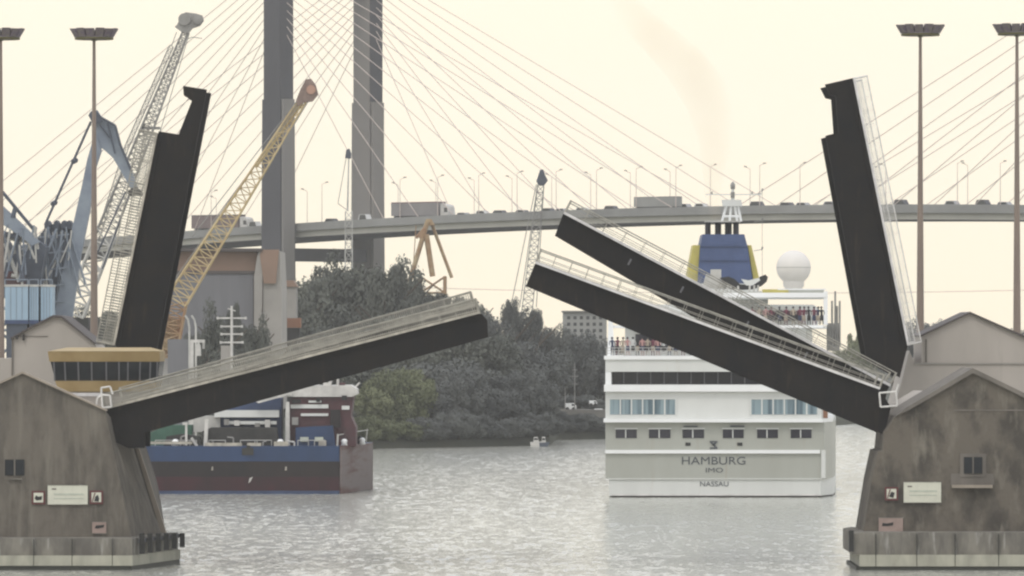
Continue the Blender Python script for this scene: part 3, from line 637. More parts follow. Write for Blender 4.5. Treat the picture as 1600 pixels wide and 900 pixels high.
def boat(px, py, d, Lp, label, cabh=8, hullm='white_paint'):
    x = X(px, d); sc_ = d/F; t = thing('boat', label, 'boat', (x, d, 0), 'small boats by the far bank')
    a = Lp/2*sc_; h = 6*sc_
    MB().prism([(x-a, d, .0), (x-a*1.08, d, h), (x+a*1.25, d, h*1.15), (x+a*.85, d, 0)], (0, 2.2, 0)).build('hull', M[hullm], t)
    MB().prism([(x-a*.5, d+.3, h+.01), (x-a*.45, d+.3, h+cabh*sc_), (x+a*.25, d+.3, h+cabh*sc_), (x+a*.5, d+.3, h+.01)], (0, 1.6, 0)).build('cabin', M['white_paint'], t)
    MB().prism([(x-a*.4, d+.27, h+cabh*sc_*.45), (x-a*.38, d+.27, h+cabh*sc_*.8), (x+a*.22, d+.27, h+cabh*sc_*.8), (x+a*.32, d+.27, h+cabh*sc_*.45)], (0, 1.66, 0)).build('window', M['glass'], t)
boat(838, 692, 882, 18, 'small grey boat moored at the wooded point, left one')
boat(850, 692, 878, 14, 'small dark boat moored at the wooded point, right one', 9, 'crane_dark')
for px, py, wp, hp, lb in ((890, 633, 18, 9, 'white van parked on the far bank below the masts'), (934, 642, 14, 10, 'white van parked on the far bank beside the ship stern'), (925, 628, 12, 7, 'small white van on the far bank left of the ship stern')):
    d = 966; t = thing('parked_van', lb, 'van', (X(px, d), d, 0), 'vans on the far bank')
    zt = Z(py-hp/2, d); zc = Z(py+hp/2, d); a = wp/2*d/F; x = X(px, d)
    MB().prism([(x-a, d-14, zc), (x+a, d-14, zc), (x+a, d-14, zc+(zt-zc)*.55), (x+a*.7, d-14, zt), (x-a, d-14, zt)], (0, 1.8, 0)).build('body', M['ship_white'], t)
    MB().prism([(x+a*.2, d-14.03, zc+(zt-zc)*.55), (x+a*.85, d-14.03, zc+(zt-zc)*.55), (x+a*.65, d-14.03, zt-.12), (x+a*.2, d-14.03, zt-.12)], (0, 1.86, 0)).build('window', M['glass'], t)
    wheels_at(t, x, a, d-14, zc)
# mast with five cross arms on the left
d = 660
t = thing('radar_mast', 'white ship mast with four long cross arms before the warehouse trees', 'mast', (X(362, d), d, 0))
MB().tube(U(362, 700, d), U(362, 478, d), .22, .12, 8).build('pole', M['white_paint'], t)
s = MB()
for yy, ww in ((497, 22), (510, 16), (522, 16), (535, 17)): s.bar(U(362-ww, yy, d), U(362+ww, yy, d), .16).tube(U(362-ww, yy+2, d), U(362-ww, yy-2, d), .12, n=5).tube(U(362+ww, yy+2, d), U(362+ww, yy-2, d), .12, n=5)
s.bar(U(356, 482, d), U(368, 486, d), .12).build('cross_arm', M['white_paint'], t)
MB().pxbox(345, 360, 540, 700, d, 1.2).build('mast_house', M['shed_pale'], t)
t = thing('gantry', 'white square gantry with lamp beside the yellow crane foot', 'gantry', (X(308, d), d, 0), None)
s = MB(); s.bar(U(300, 700, d), U(300, 532, d), .35).bar(U(298, 533, d), U(320, 533, d), .3).bar(U(318, 533, d+.5), U(318, 545, d+.5), .25); s.build('frame', M['white_paint'], t)
MB().pxpoly([(306, 556), (307, 540), (310, 533), (313, 540), (314, 556)], d-.3, .6).build('lamp', M['white_paint'], t)
t = thing('mooring_post', 'pair of curved white davits beside the yellow crane foot', 'davit', (X(298, 670), 670, 0), None)
s = MB(); d = 670
for o_ in (0, 10): s.path([U(296+o_, 700, d), U(296+o_, 512, d), U(294+o_, 500, d), U(289+o_, 493, d)], .12)
s.build('davit_arm', M['crane_pale'], t); MB().pxbox(262, 296, 530, 700, d+1, 2).build('davit_cabinet', M['shed_door'], t)

# ------------------------------------------------------------ moored cargo hull (left)
d = 613
bg_ = thing('cargo_barge', 'moored barge with blue and dark red hull under the left bridge leaf', 'barge', (X(400, d), d+6, 0))
def hullband(y0, y1, m, name, ext=0.):
    # plan: long flank facing the camera, short raked end going back to the right
    p = [(X(120, d), d-ext), (X(530, d)+ext*.3, d-ext), (X(580, d+17)+ext, d+17), (X(580, d+17)+ext, d+22), (X(120, d), d+22)]
    s = MB(); s.prism([(x, y, y0) for x, y in p], (0, 0, y1-y0)); return s.build(name, m, bg_)
zt = Z(697, d); zm = Z(721, d); zr = Z(745, d)
hullband(-.8, .30, M['navy'], 'waterline_band'); hullband(.303, zr, M['hull_red'], 'lower_hull', .01); hullband(zr+.003, zm, M['hull_dark'], 'middle_hull', .01); hullband(zm+.003, zt, M['hull_blue'], 'upper_hull', .015)
a = Vector((X(530, d)+.08, d-.06, 0)); b_ = Vector((X(580, d+17)+.1, d+16.9, 0)); s = MB()
s.prism([a+Vector((0, 0, .02)), b_+Vector((0, 0, .02)), b_+Vector((0, 0, zt+.05)), a+Vector((0, 0, zt+.05))], (.08, -.02, 0)); s.build('end_plating', M['hull_end'], bg_)
MB().pxbox(225, 300, 690, 694, d+.3, .3).pxbox(320, 378, 692, 697, d+.1, .3).pxbox(386, 408, 692, 697, d+.1, .3).pxbox(428, 450, 690, 697, d+.1, .3).build('bulwark', M['kerb'], bg_)
MB().pxbox(378, 396, 700, 711, d-.15, .1).pxbox(385, 391, 696, 700, d-.2, .1).build('fairlead', M['deck_dark'], bg_)
MB().pxpoly([(388, 755), (390, 747), (395, 745), (391, 753)], d-.2, .1).build('draught_mark', M['white_paint'], bg_)
# red deckhouse with white roof
s = MB(); s.pxpoly([(450, 697), (450, 634), (456, 621), (552, 620), (548, 650), (556, 668), (556, 697)], d+4, 7).build('deckhouse', M['red'], bg_)
MB().pxpoly([(448, 620), (456, 606), (470, 603), (548, 602), (557, 608), (558, 616), (550, 620)], d+3.6, 8).build('deckhouse_roof', M['white_paint'], bg_)
MB().pxbox(454, 513, 632, 638, d+3.7, .28).pxbox(470, 513, 646, 650, d+3.7, .28).pxbox(534, 546, 634, 640, d+3.7, .28).pxbox(482, 502, 626, 629, d+3.7, .28).build('light_panel', M['ship_upper'], bg_)
MB().pxpoly([(462, 697), (462, 668), (520, 665), (524, 697)], d+2.2, 1.4).build('hatch_cover', M['hull_blue'], bg_)
MB().pxpoly([(446, 697), (446, 646), (447, 628), (452, 628), (453, 697)], d+3, 1).pxpoly([(396, 626), (400, 622), (446, 612), (456, 612), (456, 618), (448, 618), (404, 630)], d+3, 1).build('white_pipe', M['white_paint'], bg_)
MB().tube(U(515, 604, d+5), U(517, 592, d+5), .18, n=6).tube(U(528, 604, d+5), U(528, 590, d+5), .14, n=6).tube(U(497, 604, d+5), U(497, 597, d+5), .14, n=6).tube(U(556, 604, d+5), U(562, 598, d+5), .1, n=6).build('vent_pipe', M['white_paint'], bg_)
# blue / white deckhouse
MB().pxbox(338, 440, 622, 697, d+5, 5).build('blue_house', M['navy'], bg_)
MB().pxbox(335, 436, 641, 652, d+4, .9).pxbox(358, 432, 658, 663, d+4.2, .6).build('light_panel', M['ship_upper'], bg_)
MB().pxbox(303, 344, 650, 675, d+4.5, 3).build('winch_house', M['crane_pale'], bg_)
MB().pxpoly([(316, 697), (316, 674), (330, 668), (432, 668), (436, 697)], d+2, 2).build('deck_gear', M['deck_dark'], bg_)
MB().pxpoly([(225, 697), (225, 680), (262, 664), (300, 664), (300, 697)], d+5, 3).build('green_hatch', M['green'], bg_)
MB().pxpoly([(256, 697), (260, 682), (284, 678), (312, 682), (316, 697)], d+2, 2).build('winch', M['deck_dark'], bg_)
s = MB(); s.bar(U(291, 696, d+1.2), U(291, 662, d+1.2), .2).bar(U(299, 684, d+1.2), U(308, 697, d+1.2), .25)
s.bar(U(321, 697, d+1.2), U(323, 655, d+1.2), .35); s.build('handrail', M['white_paint'], bg_)
for px, dd in ((274, 0), (438, 0), (538, 2), (566, 9)):
    c = U(px, 692, d+.8+dd); MB().lathe((c.x, c.y, zt), [(.0, 0), (.3, 0), (.25, .3), (.32, .45), (.2, .62), (0, .66)], 12).build('bollard', M['ship_white'], bg_)
s = MB(); s.bar(U(527, 697, d+1), U(528, 678, d+1), .16).bar(U(572, 690, d+13), U(574, 670, d+13), .14).bar(U(528, 680, d+1), U(546, 676, d+7), .08).bar(U(546, 692, d+7), U(547, 670, d+7), .12).bar(U(546, 676, d+7), U(574, 672, d+13), .08); s.build('handrail', M['crane_pale'], bg_)
for i in range(3): MB().pxpoly([(528+i*14, 694), (529+i*14, 684), (534+i*14, 681), (540+i*14, 684), (541+i*14, 694)], d+6+i*3, 1.5).build('mooring_winch', M['black'], bg_)
MB().pxbox(469, 482, 683, 690, d+2.0, .2).pxbox(492, 505, 683, 690, d+2.0, .2).build('vent_opening', M['sign_pale'], bg_)
rt = random.Random(21)
for i in range(16):
    px = rt.uniform(236, 520); h_ = rt.uniform(6, 18); dd_ = d+rt.uniform(1.3, 1.9)
    k_ = rt.choice(('handrail', 'deck_pipe', 'crate'))
    if k_ == 'crate': MB().pxbox(px, px+rt.uniform(6, 14), 697-h_*.6, 697, dd_, .5).build('crate', M[rt.choice(('deck_dark', 'crane_dark', 'white_paint', 'kerb'))], bg_)
    elif k_ == 'deck_pipe': MB().path([U(px, 697, dd_), U(px, 697-h_, dd_), U(px+rt.uniform(-14, 14), 697-h_-rt.uniform(-2, 3), dd_)], .09).build('deck_pipe', M[rt.choice(('white_paint', 'crane_grey', 'red'))], bg_)
    else: MB().path([U(px, 697, dd_), U(px, 688, dd_), U(px+26, 688, dd_), U(px+26, 697, dd_)], .045).build('handrail', M['crane_pale'], bg_)
for x0, x1, y0, y1, m_ in ((456, 470, 624, 630, 'black'), (494, 500, 622, 628, 'black'), (534, 542, 618, 625, 'black'), (516, 532, 640, 668, 'hull_dark'), (456, 466, 652, 664, 'crane_grey')):
    MB().pxbox(x0, x1, y0, y1, d+3.3, .25).build('deckhouse_fitting', M[m_], bg_)
for x0, m_ in ((462, 'red'), (480, 'crane_grey'), (505, 'white_paint'), (530, 'red')):
    MB().pxbox(x0, x0+9, 598, 603, d+5, 1).build('roof_locker', M[m_], bg_)
for x0 in (285, 350, 366, 398, 414): MB().pxbox(x0, x0+8, 655+(x0 % 7), 664+(x0 % 5), d+3.7, .3).build('deckhouse_fitting', M[('white_paint', 'black', 'crane_grey')[x0 % 3]], bg_)
for px_ in (330, 445): MB().pxpoly([(px_, 735), (px_+1, 729), (px_+3, 729), (px_+3, 735)], d-.12, .06).build('hull_mark', M['kerb'], bg_)

# ------------------------------------------------------------ cruise ship seen from astern
d = 600; yaw = .055
cs = thing('cruise_ship', 'white cruise ship seen from astern, marked HAMBURG, sailing away through the open bridge', 'ship', (X(1118, d), d, 0))
sx0, sx1 = X(946, d), X(1288, d)
def shipblock(x0, x1, y0, y1, z0, z1, m, name, chamfer=0., label=None):
    """block in ship axes: x across from port, y forward from the transom; the ship heads slightly to the right"""
    c = math.cos(yaw); s_ = math.sin(yaw)
    def T(x, y): return ((sx0+x)+y*s_, d+y)
    p = [(x0, y0), (x1, y0), (x1+chamfer, y0+3+chamfer*2), (x1+chamfer, y1), (x0, y1)] if chamfer else [(x0, y0), (x1, y0), (x1, y1), (x0, y1)]
    s2 = MB(); s2.prism([(*T(x, y), z0) for x, y in p], (0, 0, z1-z0)); return s2.build(name, m, cs, label=label)
W = sx1-sx0
def zz(py): return Z(py, d)
# hull with tapering bow
def hull(z0, z1, m, name, ex=0., ins=0.):
    c = [(ins, 0-ex), (W-ins, 0-ex), (W+.75, 5), (W+.95, 14), (W+.9, 40), (W+.5, 80), (W-2, 110), (W-6, 130), (W/2, 143), (6, 130), (2, 110), (0, 80), (0, 10)]
    s2 = MB(); s2.prism([(sx0+x+y*math.sin(yaw), d+y, z0) for x, y in c], (0, 0, z1-z0)); return s2.build(name, m, cs)
hull(-1, zz(774.5), M['boot'], 'boot_topping', -.15, .6)
hull(zz(774.5)+.003, zz(748), M['ship_upper'], 'hull', 0, .35)
hull(zz(748)+.003, zz(660), M['ship_shade'], 'hull', .02, 0)
s = MB(); s.box(sx0-.02, X(1281, d), d-.30, d-.03, zz(708.5), zz(703)); s.build('rubbing_strake', M['ship_white'], cs)
s = MB(); s.box(sx0+.25, X(1284, d), d-.18, d-.03, zz(749), zz(747.6)); s.build('rubbing_strake', M['ship_upper'], cs)
s = MB(); s.box(sx0+.6, X(1283, d), d-.02, d+.2, zz(774.5), zz(772.2)); s.build('waterline_lip', M['kerb_white'], cs)
MB().prism([(X(1283, d), d-.05, zz(747)), (X(1290, d)-.02, d-.05, zz(747)), (X(1290, d)-.02, d-.05, zz(703)), (X(1283, d), d-.05, zz(703))], (0, -.12, 0)).build('corner_plate', M['ship_upper'], cs)
# overhanging deck edge
shipblock(-.15, W-.15, -.75, 60, zz(659.8), zz(654), M['ship_white'], 'deck_edge', .9)
shipblock(0, W-.3, 0, 95, zz(653.9), zz(612), M['ship_upper'], 'superstructure', .5)
shipblock(-.12, W-.35, -.5, 60, zz(611.8), zz(601), M['ship_white'], 'deck_edge', .5)
# dark open promenade: side walls with recessed back
shipblock(.2, W-.6, 2.2, 90, zz(600.8), zz(581), M['ship_glass'], 'promenade_glazing')
shipblock(0, .55, -.2, 60, zz(600.8), zz(581), M['ship_white'], 'side_wall'); shipblock(W-1.0, W-.3, -.2, 60, zz(600.8), zz(581), M['ship_white'], 'side_wall')
for px in range(975, 1290, 21): MB().pxbox(px-1, px+.4, 581.3, 600.5, d+1.0, .2).build('promenade_post', M['mullion'], cs)
shipblock(0, W-.3, -.25, 88, zz(580.8), zz(562), M['ship_upper'], 'superstructure')
shipblock(-.12, W-.2, -.45, 88, zz(561.8), zz(556), M['ship_white'], 'deck_edge')
# glazing groups
for a, b_ in ((952, 1056), (1173, 1278)):
    MB().pxbox(a, b_, 624, 647.5, d-.06, .04).build('window', M['ship_glass_blue'], cs)
    s = MB()
    for i in range(7): s.pxbox(a-1+i*(b_-a)/6, a+1+i*(b_-a)/6, 623, 648.5, d-.12, .055)
    s.pxbox(a-1, b_+1, 622.3, 624, d-.13, .06).build('window_frame', M['ship_upper'], cs)
for a, b_ in ((962, 995), (1014, 1047.5), (1066.5, 1100), (1129.5, 1162), (1183, 1215.5), (1235.5, 1268)):
    o = MB().pxbox(a, b_, 671, 684.5, d-.08, .05).build('window', M['ship_glass'], cs)
    s = MB(); s.pxbox(a-1.5, b_+1.5, 668.8, 670.6, d-.2, .15).pxbox(a+(b_-a)*.45, a+(b_-a)*.5, 671.2, 684.3, d-.11, .03); s.build('window_frame', M['ship_upper'], o)
for px in (1075, 1156): MB().pxbox(px-4, px+4, 691.5, 696.5, d-.08, .05).build('mooring_port', M['black'], cs)
MB().pxbox(1068, 1090, 665.3, 667.3, d-.25, .1).build('deck_lamp', M['lettering'], cs); MB().pxbox(1141, 1163, 664.8, 667.3, d-.25, .1).build('deck_lamp', M['lettering'], cs)
s = MB(); s.pxbox(1109, 1121, 689, 691, d-.12, .05).pxbox(1109, 1121, 699, 701.2, d-.12, .05).pxpoly([(1109, 691), (1113, 691), (1121, 699), (1117, 699)], d-.12, .05).pxpoly([(1121, 691), (1117, 691), (1113, 695), (1115, 697)], d-.12, .05); s.build('emblem', M['lettering'], cs)
lettering('HAMBURG', 1.05, M['lettering'], cs, 1115, 720.5, d-.06, 'name_lettering').scale = (1.22, 1, 1)
lettering('IMO', .62, M['lettering'], cs, 1116, 735, d-.06, 'registry_lettering').scale = (1.5, 1, 1)
lettering('NASSAU', .64, M['lettering'], cs, 1116, 756.5, d-.05, 'port_lettering').scale = (1.15, 1, 1)
# starboard details
shipblock(W-.6, W+.3, 1.4, 4, zz(653.5), zz(640), M['orange'], 'life_raft', label='orange life raft gear')
s = MB()
for yy in (6, 12, 18, 26, 34): s.tube((sx1+.85+yy*.055, d+yy, zz(650)), (sx1+.85+yy*.055, d+yy, zz(560)), .08, n=6)
s.build('side_stanchion', M['ship_upper'], cs)
# open aft deck: rails, posts, parasols, structures
s = MB()
for i in range(36):
    px = 948+i*9.4; s.tube(U(px, 556, d), U(px, 543, d), .035, n=4)
for yy in (543.5, 548, 552): s.tube(U(946, yy, d), U(1286, yy, d), .03, n=4)
s.build('stern_railing', M['crane_pale'], cs)
shipblock(1.5, W-1.8, 9, 85, zz(556)+.01, zz(512), M['ship_upper'], 'upper_deckhouse')
shipblock(2.5, W-3, 8.85, 9, zz(548), zz(522), M['ship_glass'], 'upper_deckhouse_glazing')
MB().pxpoly([(949, 556), (951, 500), (957, 497), (961, 556)], d+6, 1).build('white_post', M['ship_white'], cs)
shipblock(0, W-.1, 6.5, 85, zz(512), zz(508), M['ship_white'], 'deck_edge')
shipblock(4, W-1.2, 22, 85, zz(508)+.01, zz(474), M['ship_upper'], 'upper_deckhouse')
shipblock(10, W-2.5, 21.85, 22, zz(500), zz(484), M['ship_glass'], 'upper_deckhouse_glazing')
# canopy frame at right
dd = d+12
s = MB(); s.bar(U(1130, 461, dd), U(1291, 461, dd), .45, .5).bar(U(1130, 461, dd+8), U(1291, 461, dd+8), .45, .5).bar(U(1290, 455, dd), U(1290, 508, dd), .38).bar(U(1290, 455, dd+8), U(1290, 508, dd+8), .38).bar(U(1290, 461, dd), U(1290, 461, dd+8), .3).bar(U(1215, 452, dd), U(1291, 452, dd), .12).bar(U(1132, 461, dd), U(1132, 508, dd), .3)
s.build('canopy_frame', M['ship_white'], cs)
MB().pxbox(1150, 1288, 464, 467, dd+.3, 7.4).build('canopy', M['ship_upper'], cs)
MB().pxbox(1192, 1232, 452, 458.5, dd+2, 2).build('yellow_locker', M['yellow'], cs)
MB().pxbox(1232, 1288, 452, 458, dd+3, 3).build('grey_locker', M['ship_shade'], cs)
s = MB()
for px, y0 in ((1300, 470), (1305, 455), (1312, 470), (1308, 478)): s.tube(U(px, y0, dd+6), U(px, 540, dd+6), .1, n=5)
s.pxbox(1294, 1312, 505, 548, dd+6, 3); s.build('side_ladder', M['crane_grey'], cs)
# radome
c = U(1240, 418, d+26); r = 27/F*(d+26)
MB().lathe((c.x, c.y, c.z), [(r*math.sin(math.pi*i/16), -r*math.cos(math.pi*i/16)) for i in range(17)], 32).build('radome', M['radome'], cs)
MB().lathe((c.x, c.y, c.z-r*1.25), [(r*.45, -.6), (r*.45, 0), (r*.6, .3), (r*.62, r*.6)], 24).build('radome_pedestal', M['radome'], cs)
MB().lathe((c.x, c.y, c.z-.03), [(r+.004, 0), (r+.02, .03), (r+.004, .06)], 32).build('radome_seam', M['ship_shade'], cs)
# funnel
dd = d+34
MB().pxpoly([(1090, 442), (1094, 385), (1098, 366), (1163, 366), (1168, 385), (1177, 442)], dd, 9).build('funnel', M['blue'], cs)
MB().pxbox(1095, 1167, 385, 386, dd-.12, .1).pxbox(1092, 1171, 407, 408, dd-.12, .1).build('funnel_seam', M['navy'], cs)
for pts in ([(1072, 442), (1083, 383), (1093.5, 383), (1089.5, 442)], [(1168.5, 383), (1174, 383), (1188, 442), (1178, 442)]):
    MB().pxpoly(pts, dd+.6, 7).build('funnel_wing', M['yellow'], cs)
for px, ww in ((1106, 9), (1122, 10), (1138, 11), (1150, 9)):
    c = U(px, 366, dd+3+(px % 5)*.4); rr_ = ww/2/F*dd
    MB().lathe((c.x, c.y, c.z-.1), [(rr_, 0), (rr_, 1.35), (rr_*.8, 1.35), (rr_*.8, .9)], 14).build('exhaust_pipe', M['soot'], cs)
MB().pxbox(1102, 1158, 345, 347, dd+2, 3).build('pipe_platform', M['crane_pale'], cs)
# lattice mast forward of the funnel
dd = d+50
s = MB()
for a, b_ in (((1128, 346), (1136, 318)), ((1140, 346), (1143, 315)), ((1152, 346), (1147, 315)), ((1158, 346), (1152, 318)), ((1130, 338), (1157, 338))): s.tube(U(*a, dd), U(*b_, dd), .14, n=6)
s.build('mast_leg', M['ship_white'], cs)
s = MB(); s.pxpoly([(1130, 322), (1128, 312), (1158, 312), (1160, 322)], dd-.5, 1.6).tube(U(1145, 314, dd), U(1145, 288, dd), .2, .12, 8).bar(U(1102, 304, dd), U(1190, 304, dd), .1); s.build('mast_top', M['ship_upper'], cs)
MB().lathe(U(1145, 296, dd), [(0, 0), (.22, .05), (.25, .5), (.1, .75), (0, .8)], 10).pxbox(1142, 1148, 300, 309, dd-.3, .6).build('radar', M['crane_grey'], cs)
s = MB()
for px, yy in ((1112, 302), (1175, 302), (1191, 297), (1191, 343), (1191, 388)): s.pxpoly([(px-1.5, yy+3), (px-1, yy-2), (px+1.5, yy-3), (px+1.5, yy+1)], dd, .3)
for yy in (304, 347, 392): s.tube(U(1178, yy, dd), U(1190, yy-2, dd), .035, n=4)
s.tube(U(1191, 297, dd), U(1191, 440, dd), .022, n=4)
s.build('antenna', M['crane_grey'], cs)
MB().pxbox(1100, 1185, 440, 476, d+52, 12).build('mast_house', M['ship_upper'], cs)
# davit / slide in front of funnel
dd = d+20
MB().pxpoly([(1125, 434), (1138, 432), (1148, 436), (1156, 444), (1170, 445), (1182, 440), (1188, 432), (1196, 429), (1200, 433), (1198, 440), (1190, 447), (1178, 452), (1160, 453), (1146, 450), (1136, 444)], dd, 1.2).build('davit_boat', M['black'], cs)
MB().pxpoly([(1158, 436), (1170, 438), (1186, 434), (1188, 438), (1176, 446), (1166, 446)], dd-.12, .1).build('davit_boat_cover', M['ship_upper'], cs)
MB().pxbox(1111, 1127, 421, 436, dd+2, 2).pxpoly([(1098, 450), (1104, 428), (1128, 440), (1150, 452)], dd+1, 2).build('rescue_boat', M['crane_pale'], cs)
s = MB(); rnd = random.Random(5)
for i in range(14):
    px = 1100+i*7; s.bar(U(px, 474, dd-2), U(px+rnd.uniform(-3, 3), 450+rnd.uniform(-6, 6), dd-2), .18)
s.bar(U(1095, 456, dd-2), U(1200, 462, dd-2), .2); s.build('deck_gear', M['crane_pale'], cs)
MB().pxbox(1085, 1200, 456, 475, dd, 6).build('boat_deck', M['ship_shade'], cs)
# passengers on the aft decks
def person(px, pyfoot, d_, shirt, legs, lean, label, group):
    f = U(px, pyfoot, d_); root = thing('person', label, 'person', f, group)
    s = MB(); rn = random.Random(int(px*7))
    hip = f+Vector((0, 0, .88)); chest = f+Vector((lean, 0, 1.35)); neck = f+Vector((lean*1.1, 0, 1.5)); head = neck+Vector((lean*.2, 0, .14))
    # one continuous skinned figure
    V = [hip, f+Vector((-.1, 0, .46)), f+Vector((-.12, 0, .03)), f+Vector((.1, 0, .46)), f+Vector((.13, 0, .03)), chest, neck, head, head+Vector((0, 0, .12)), chest+Vector((-.2, 0, .05)), chest+Vector((-.27, -.1, -.22)), chest+Vector((-.2, -.25, -.38)), chest+Vector((.2, 0, .05)), chest+Vector((.27, -.1, -.22)), chest+Vector((.22, -.25, -.36))]
    E = [(0, 1), (1, 2), (0, 3), (3, 4), (0, 5), (5, 6), (6, 7), (7, 8), (5, 9), (9, 10), (10, 11), (5, 12), (12, 13), (13, 14)]
    rad = [.15, .075, .05, .075, .05, .15, .055, .10, .085, .06, .045, .035, .06, .045, .035]
    me = bpy.data.meshes.new('body'); me.from_pydata([v-f for v in V], E, []); me.materials.append(shirt)
    o = bpy.data.objects.new('body', me); COL.objects.link(o); o.parent = root; ORI[o] = f
    sk = me.skin_vertices or None
    md = o.modifiers.new('skin', 'SKIN'); 
    for i, q in enumerate(me.skin_vertices[0].data): q.radius = (rad[i], rad[i]*.8); q.use_root = (i == 0)
    sb = o.modifiers.new('sub', 'SUBSURF'); sb.levels = 1; sb.render_levels = 1
    MB().lathe(head+Vector((0, .01, -.02)), [(0, .17), (.09, .14), (.115, .06), (.11, 0), (.1, -.02)], 10).build('hair', M['black'], root)
    MB().lathe(f+Vector((0, 0, .42)), [(.11, 0), (.19, .05), (.17, .5), (.1, .52)], 10).build('trousers', legs, root)
CL = {n_: mat('cloth_'+n_, c, .9, var=.1) for n_, c in (('white', (.6, .6, .58)), ('maroon', (.16, .05, .07)), ('navy', (.04, .05, .09)), ('beige', (.38, .32, .25)), ('pink', (.45, .26, .24)), ('black', (.03, .03, .03)))}
pl = [(957, 'navy'), (965, 'maroon'), (973, 'beige'), (981, 'pink'), (989, 'white'), (996, 'black'), (1004, 'pink'), (1012, 'beige'), (1020, 'maroon'), (1028, 'pink'), (1037, 'white'), (1046, 'navy'), (1056, 'beige'), (1067, 'maroon'), (1080, 'navy')]
for i, (px, c) in enumerate(pl):
    person(px, 556, d+1.0+(i % 3)*.9, CL[c], CL[('navy', 'black', 'beige')[i % 3]], .03*((i % 3)-1), 'passenger in %s top on the lower aft deck' % c, 'passengers on the lower aft deck in '+c)
for i, (px, c) in enumerate(((1176, 'maroon'), (1186, 'beige'), (1196, 'pink'), (1206, 'maroon'), (1218, 'black'), (1228, 'maroon'), (1240, 'beige'), (1250, 'maroon'), (1256, 'maroon'), (1264, 'black'), (1272, 'maroon'), (1278, 'navy'), (1284, 'black'))):
    person(px, 508, d+7.2+(i % 3)*1.0, CL[c], CL[('black', 'navy', 'beige')[i % 3]], .03*((i % 3)-1), 'passenger in %s top on the upper aft deck under the canopy' % c, 'passengers on the upper aft deck in '+c)
# second mooring: exhaust smoke
smk = bpy.data.materials.new('thin_brown_smoke'); smk.use_nodes = True; n = smk.node_tree; n.nodes.clear()
o_ = n.nodes.new('ShaderNodeOutputMaterial'); pv = n.nodes.new('ShaderNodeVolumePrincipled'); pv.inputs['Color'].default_value = (.90, .72, .50, 1)
tcx = n.nodes.new('ShaderNodeTexCoord'); nz = n.nodes.new('ShaderNodeTexNoise'); nz.inputs['Scale'].default_value = .12; nz.inputs['Detail'].default_value = 3
mr = n.nodes.new('ShaderNodeMapRange'); mr.inputs[1].default_value = .3; mr.inputs[2].default_value = .75; mr.inputs[3].default_value = .0; mr.inputs[4].default_value = .075
n.links.new(tcx.outputs['Object'], nz.inputs['Vector']); n.links.new(nz.outputs['Fac'], mr.inputs[0]); n.links.new(mr.outputs[0], pv.inputs['Density']); n.links.new(pv.outputs[0], o_.inputs['Volume'])
pp = [(1118, 342, .6), (1114, 290, .9), (1117, 225, 1.6), (1108, 170, 2.3), (1086, 122, 2.8), (1054, 82, 3.0), (1020, 50, 2.6), (990, 20, 2.0), (965, -10, 1.4)]
vs = []; s = MB(); N_ = 14; dd = d+38
for px, py, r in pp:
    c = U(px, py, dd)
    for i in range(N_):
        a = 2*math.pi*i/N_; vs.append(c+Vector((math.cos(a)*r, math.sin(a)*r, 0)))
fs = [[k*N_+i, k*N_+(i+1) % N_, (k+1)*N_+(i+1) % N_, (k+1)*N_+i] for k in range(len(pp)-1) for i in range(N_)]
fs += [list(range(N_))[::-1], [(len(pp)-1)*N_+i for i in range(N_)]]
s.add(vs, fs, True)
s.build('exhaust_smoke', smk, label='faint brown smoke plume drifting from the ship funnel', cat='smoke', kind='stuff')

# ------------------------------------------------------------ bascule bridge: piers
def pier_fix(name, label, cat, loc, group=None): return thing(name, label, cat, loc, group)
# --- near left pier
d = 415; off = Vector((1.95, 9.5, 0))
lp = thing('bridge_pier', 'weathered concrete bascule pier with gabled top at the lower left', 'pier', (X(35, d), d+5, 0), 'piers of the bascule bridges')
fr = [U(x, y, d) for x, y in ((-138, 845), (-97, 642), (35, 582), (164, 641), (175, 692), (206, 845))]
bk = [U(x, y, d+9.5) for x, y in ((-120, 843), (-90, 650), (35, 590), (160, 650), (206, 692), (254, 843))]
MB().add(fr+bk, [list(range(6))[::-1], list(range(6, 12))]+[[i, (i+1) % 6, (i+1) % 6+6, i+6] for i in range(6)]).build('pier_body', M['concrete_left'], lp)
MB().prism([U(x, y, d-.25) for x, y in ((-100, 643), (35, 580), (166, 640), (166, 642.5), (35, 583.5), (-100, 646))], (0, 1.2, 0)).build('roof_coping', M['fin'], lp)
d2 = 412.5; pl_off = Vector((2.35, 12, 0))
MB().prism([U(x, y, d2) for x, y in ((-220, 868), (-220, 841), (206, 841), (206, 868))], pl_off).build('plinth', M['plinth'], lp)
MB().prism([U(x, y, d2-.35) for x, y in ((-225, 884), (-225, 868.2), (207, 868.2), (207, 884))], pl_off+Vector((.1, .3, 0))).build('ledge', M['ledge'], lp)
MB().prism([U(x, y, d2-.3) for x, y in ((-225, 900), (-225, 884.2), (206, 884.2), (206, 900))], pl_off+Vector((.1, .3, 0))).build('tide_band', M['tide'], lp)
for px in (52, 112, 175): MB().pxbox(px, px+.9, 842, 884, d2-.37, .3).build('joint', M['tide'], lp)
for i in range(6):
    t_ = i/5; p = U(206, 862, d2)+Vector((.35, 0, 0))+pl_off*(.10+.88*t_); 
    MB().box(p.x-.16, p.x+.16, p.y-.35, p.y+.05, Z(865-t_*10, p.y), Z(833, p.y)).build('fender', M['rubber'], lp)
a = U(206, 845, d2)+Vector((.15, .6, 0))
MB().bar(a+pl_off*.08+Vector((0, 0, -.05)), a+pl_off*1.02+Vector((0, 0, -.05)), .25, .25).build('fender_wale', M['mullion'], lp)
MB().prism([U(207, 686, 425), U(212, 686, 425), U(260, 834, 425), U(252, 834, 425)], (0, .8, 0)).build('edge_fin', M['fin'], lp)
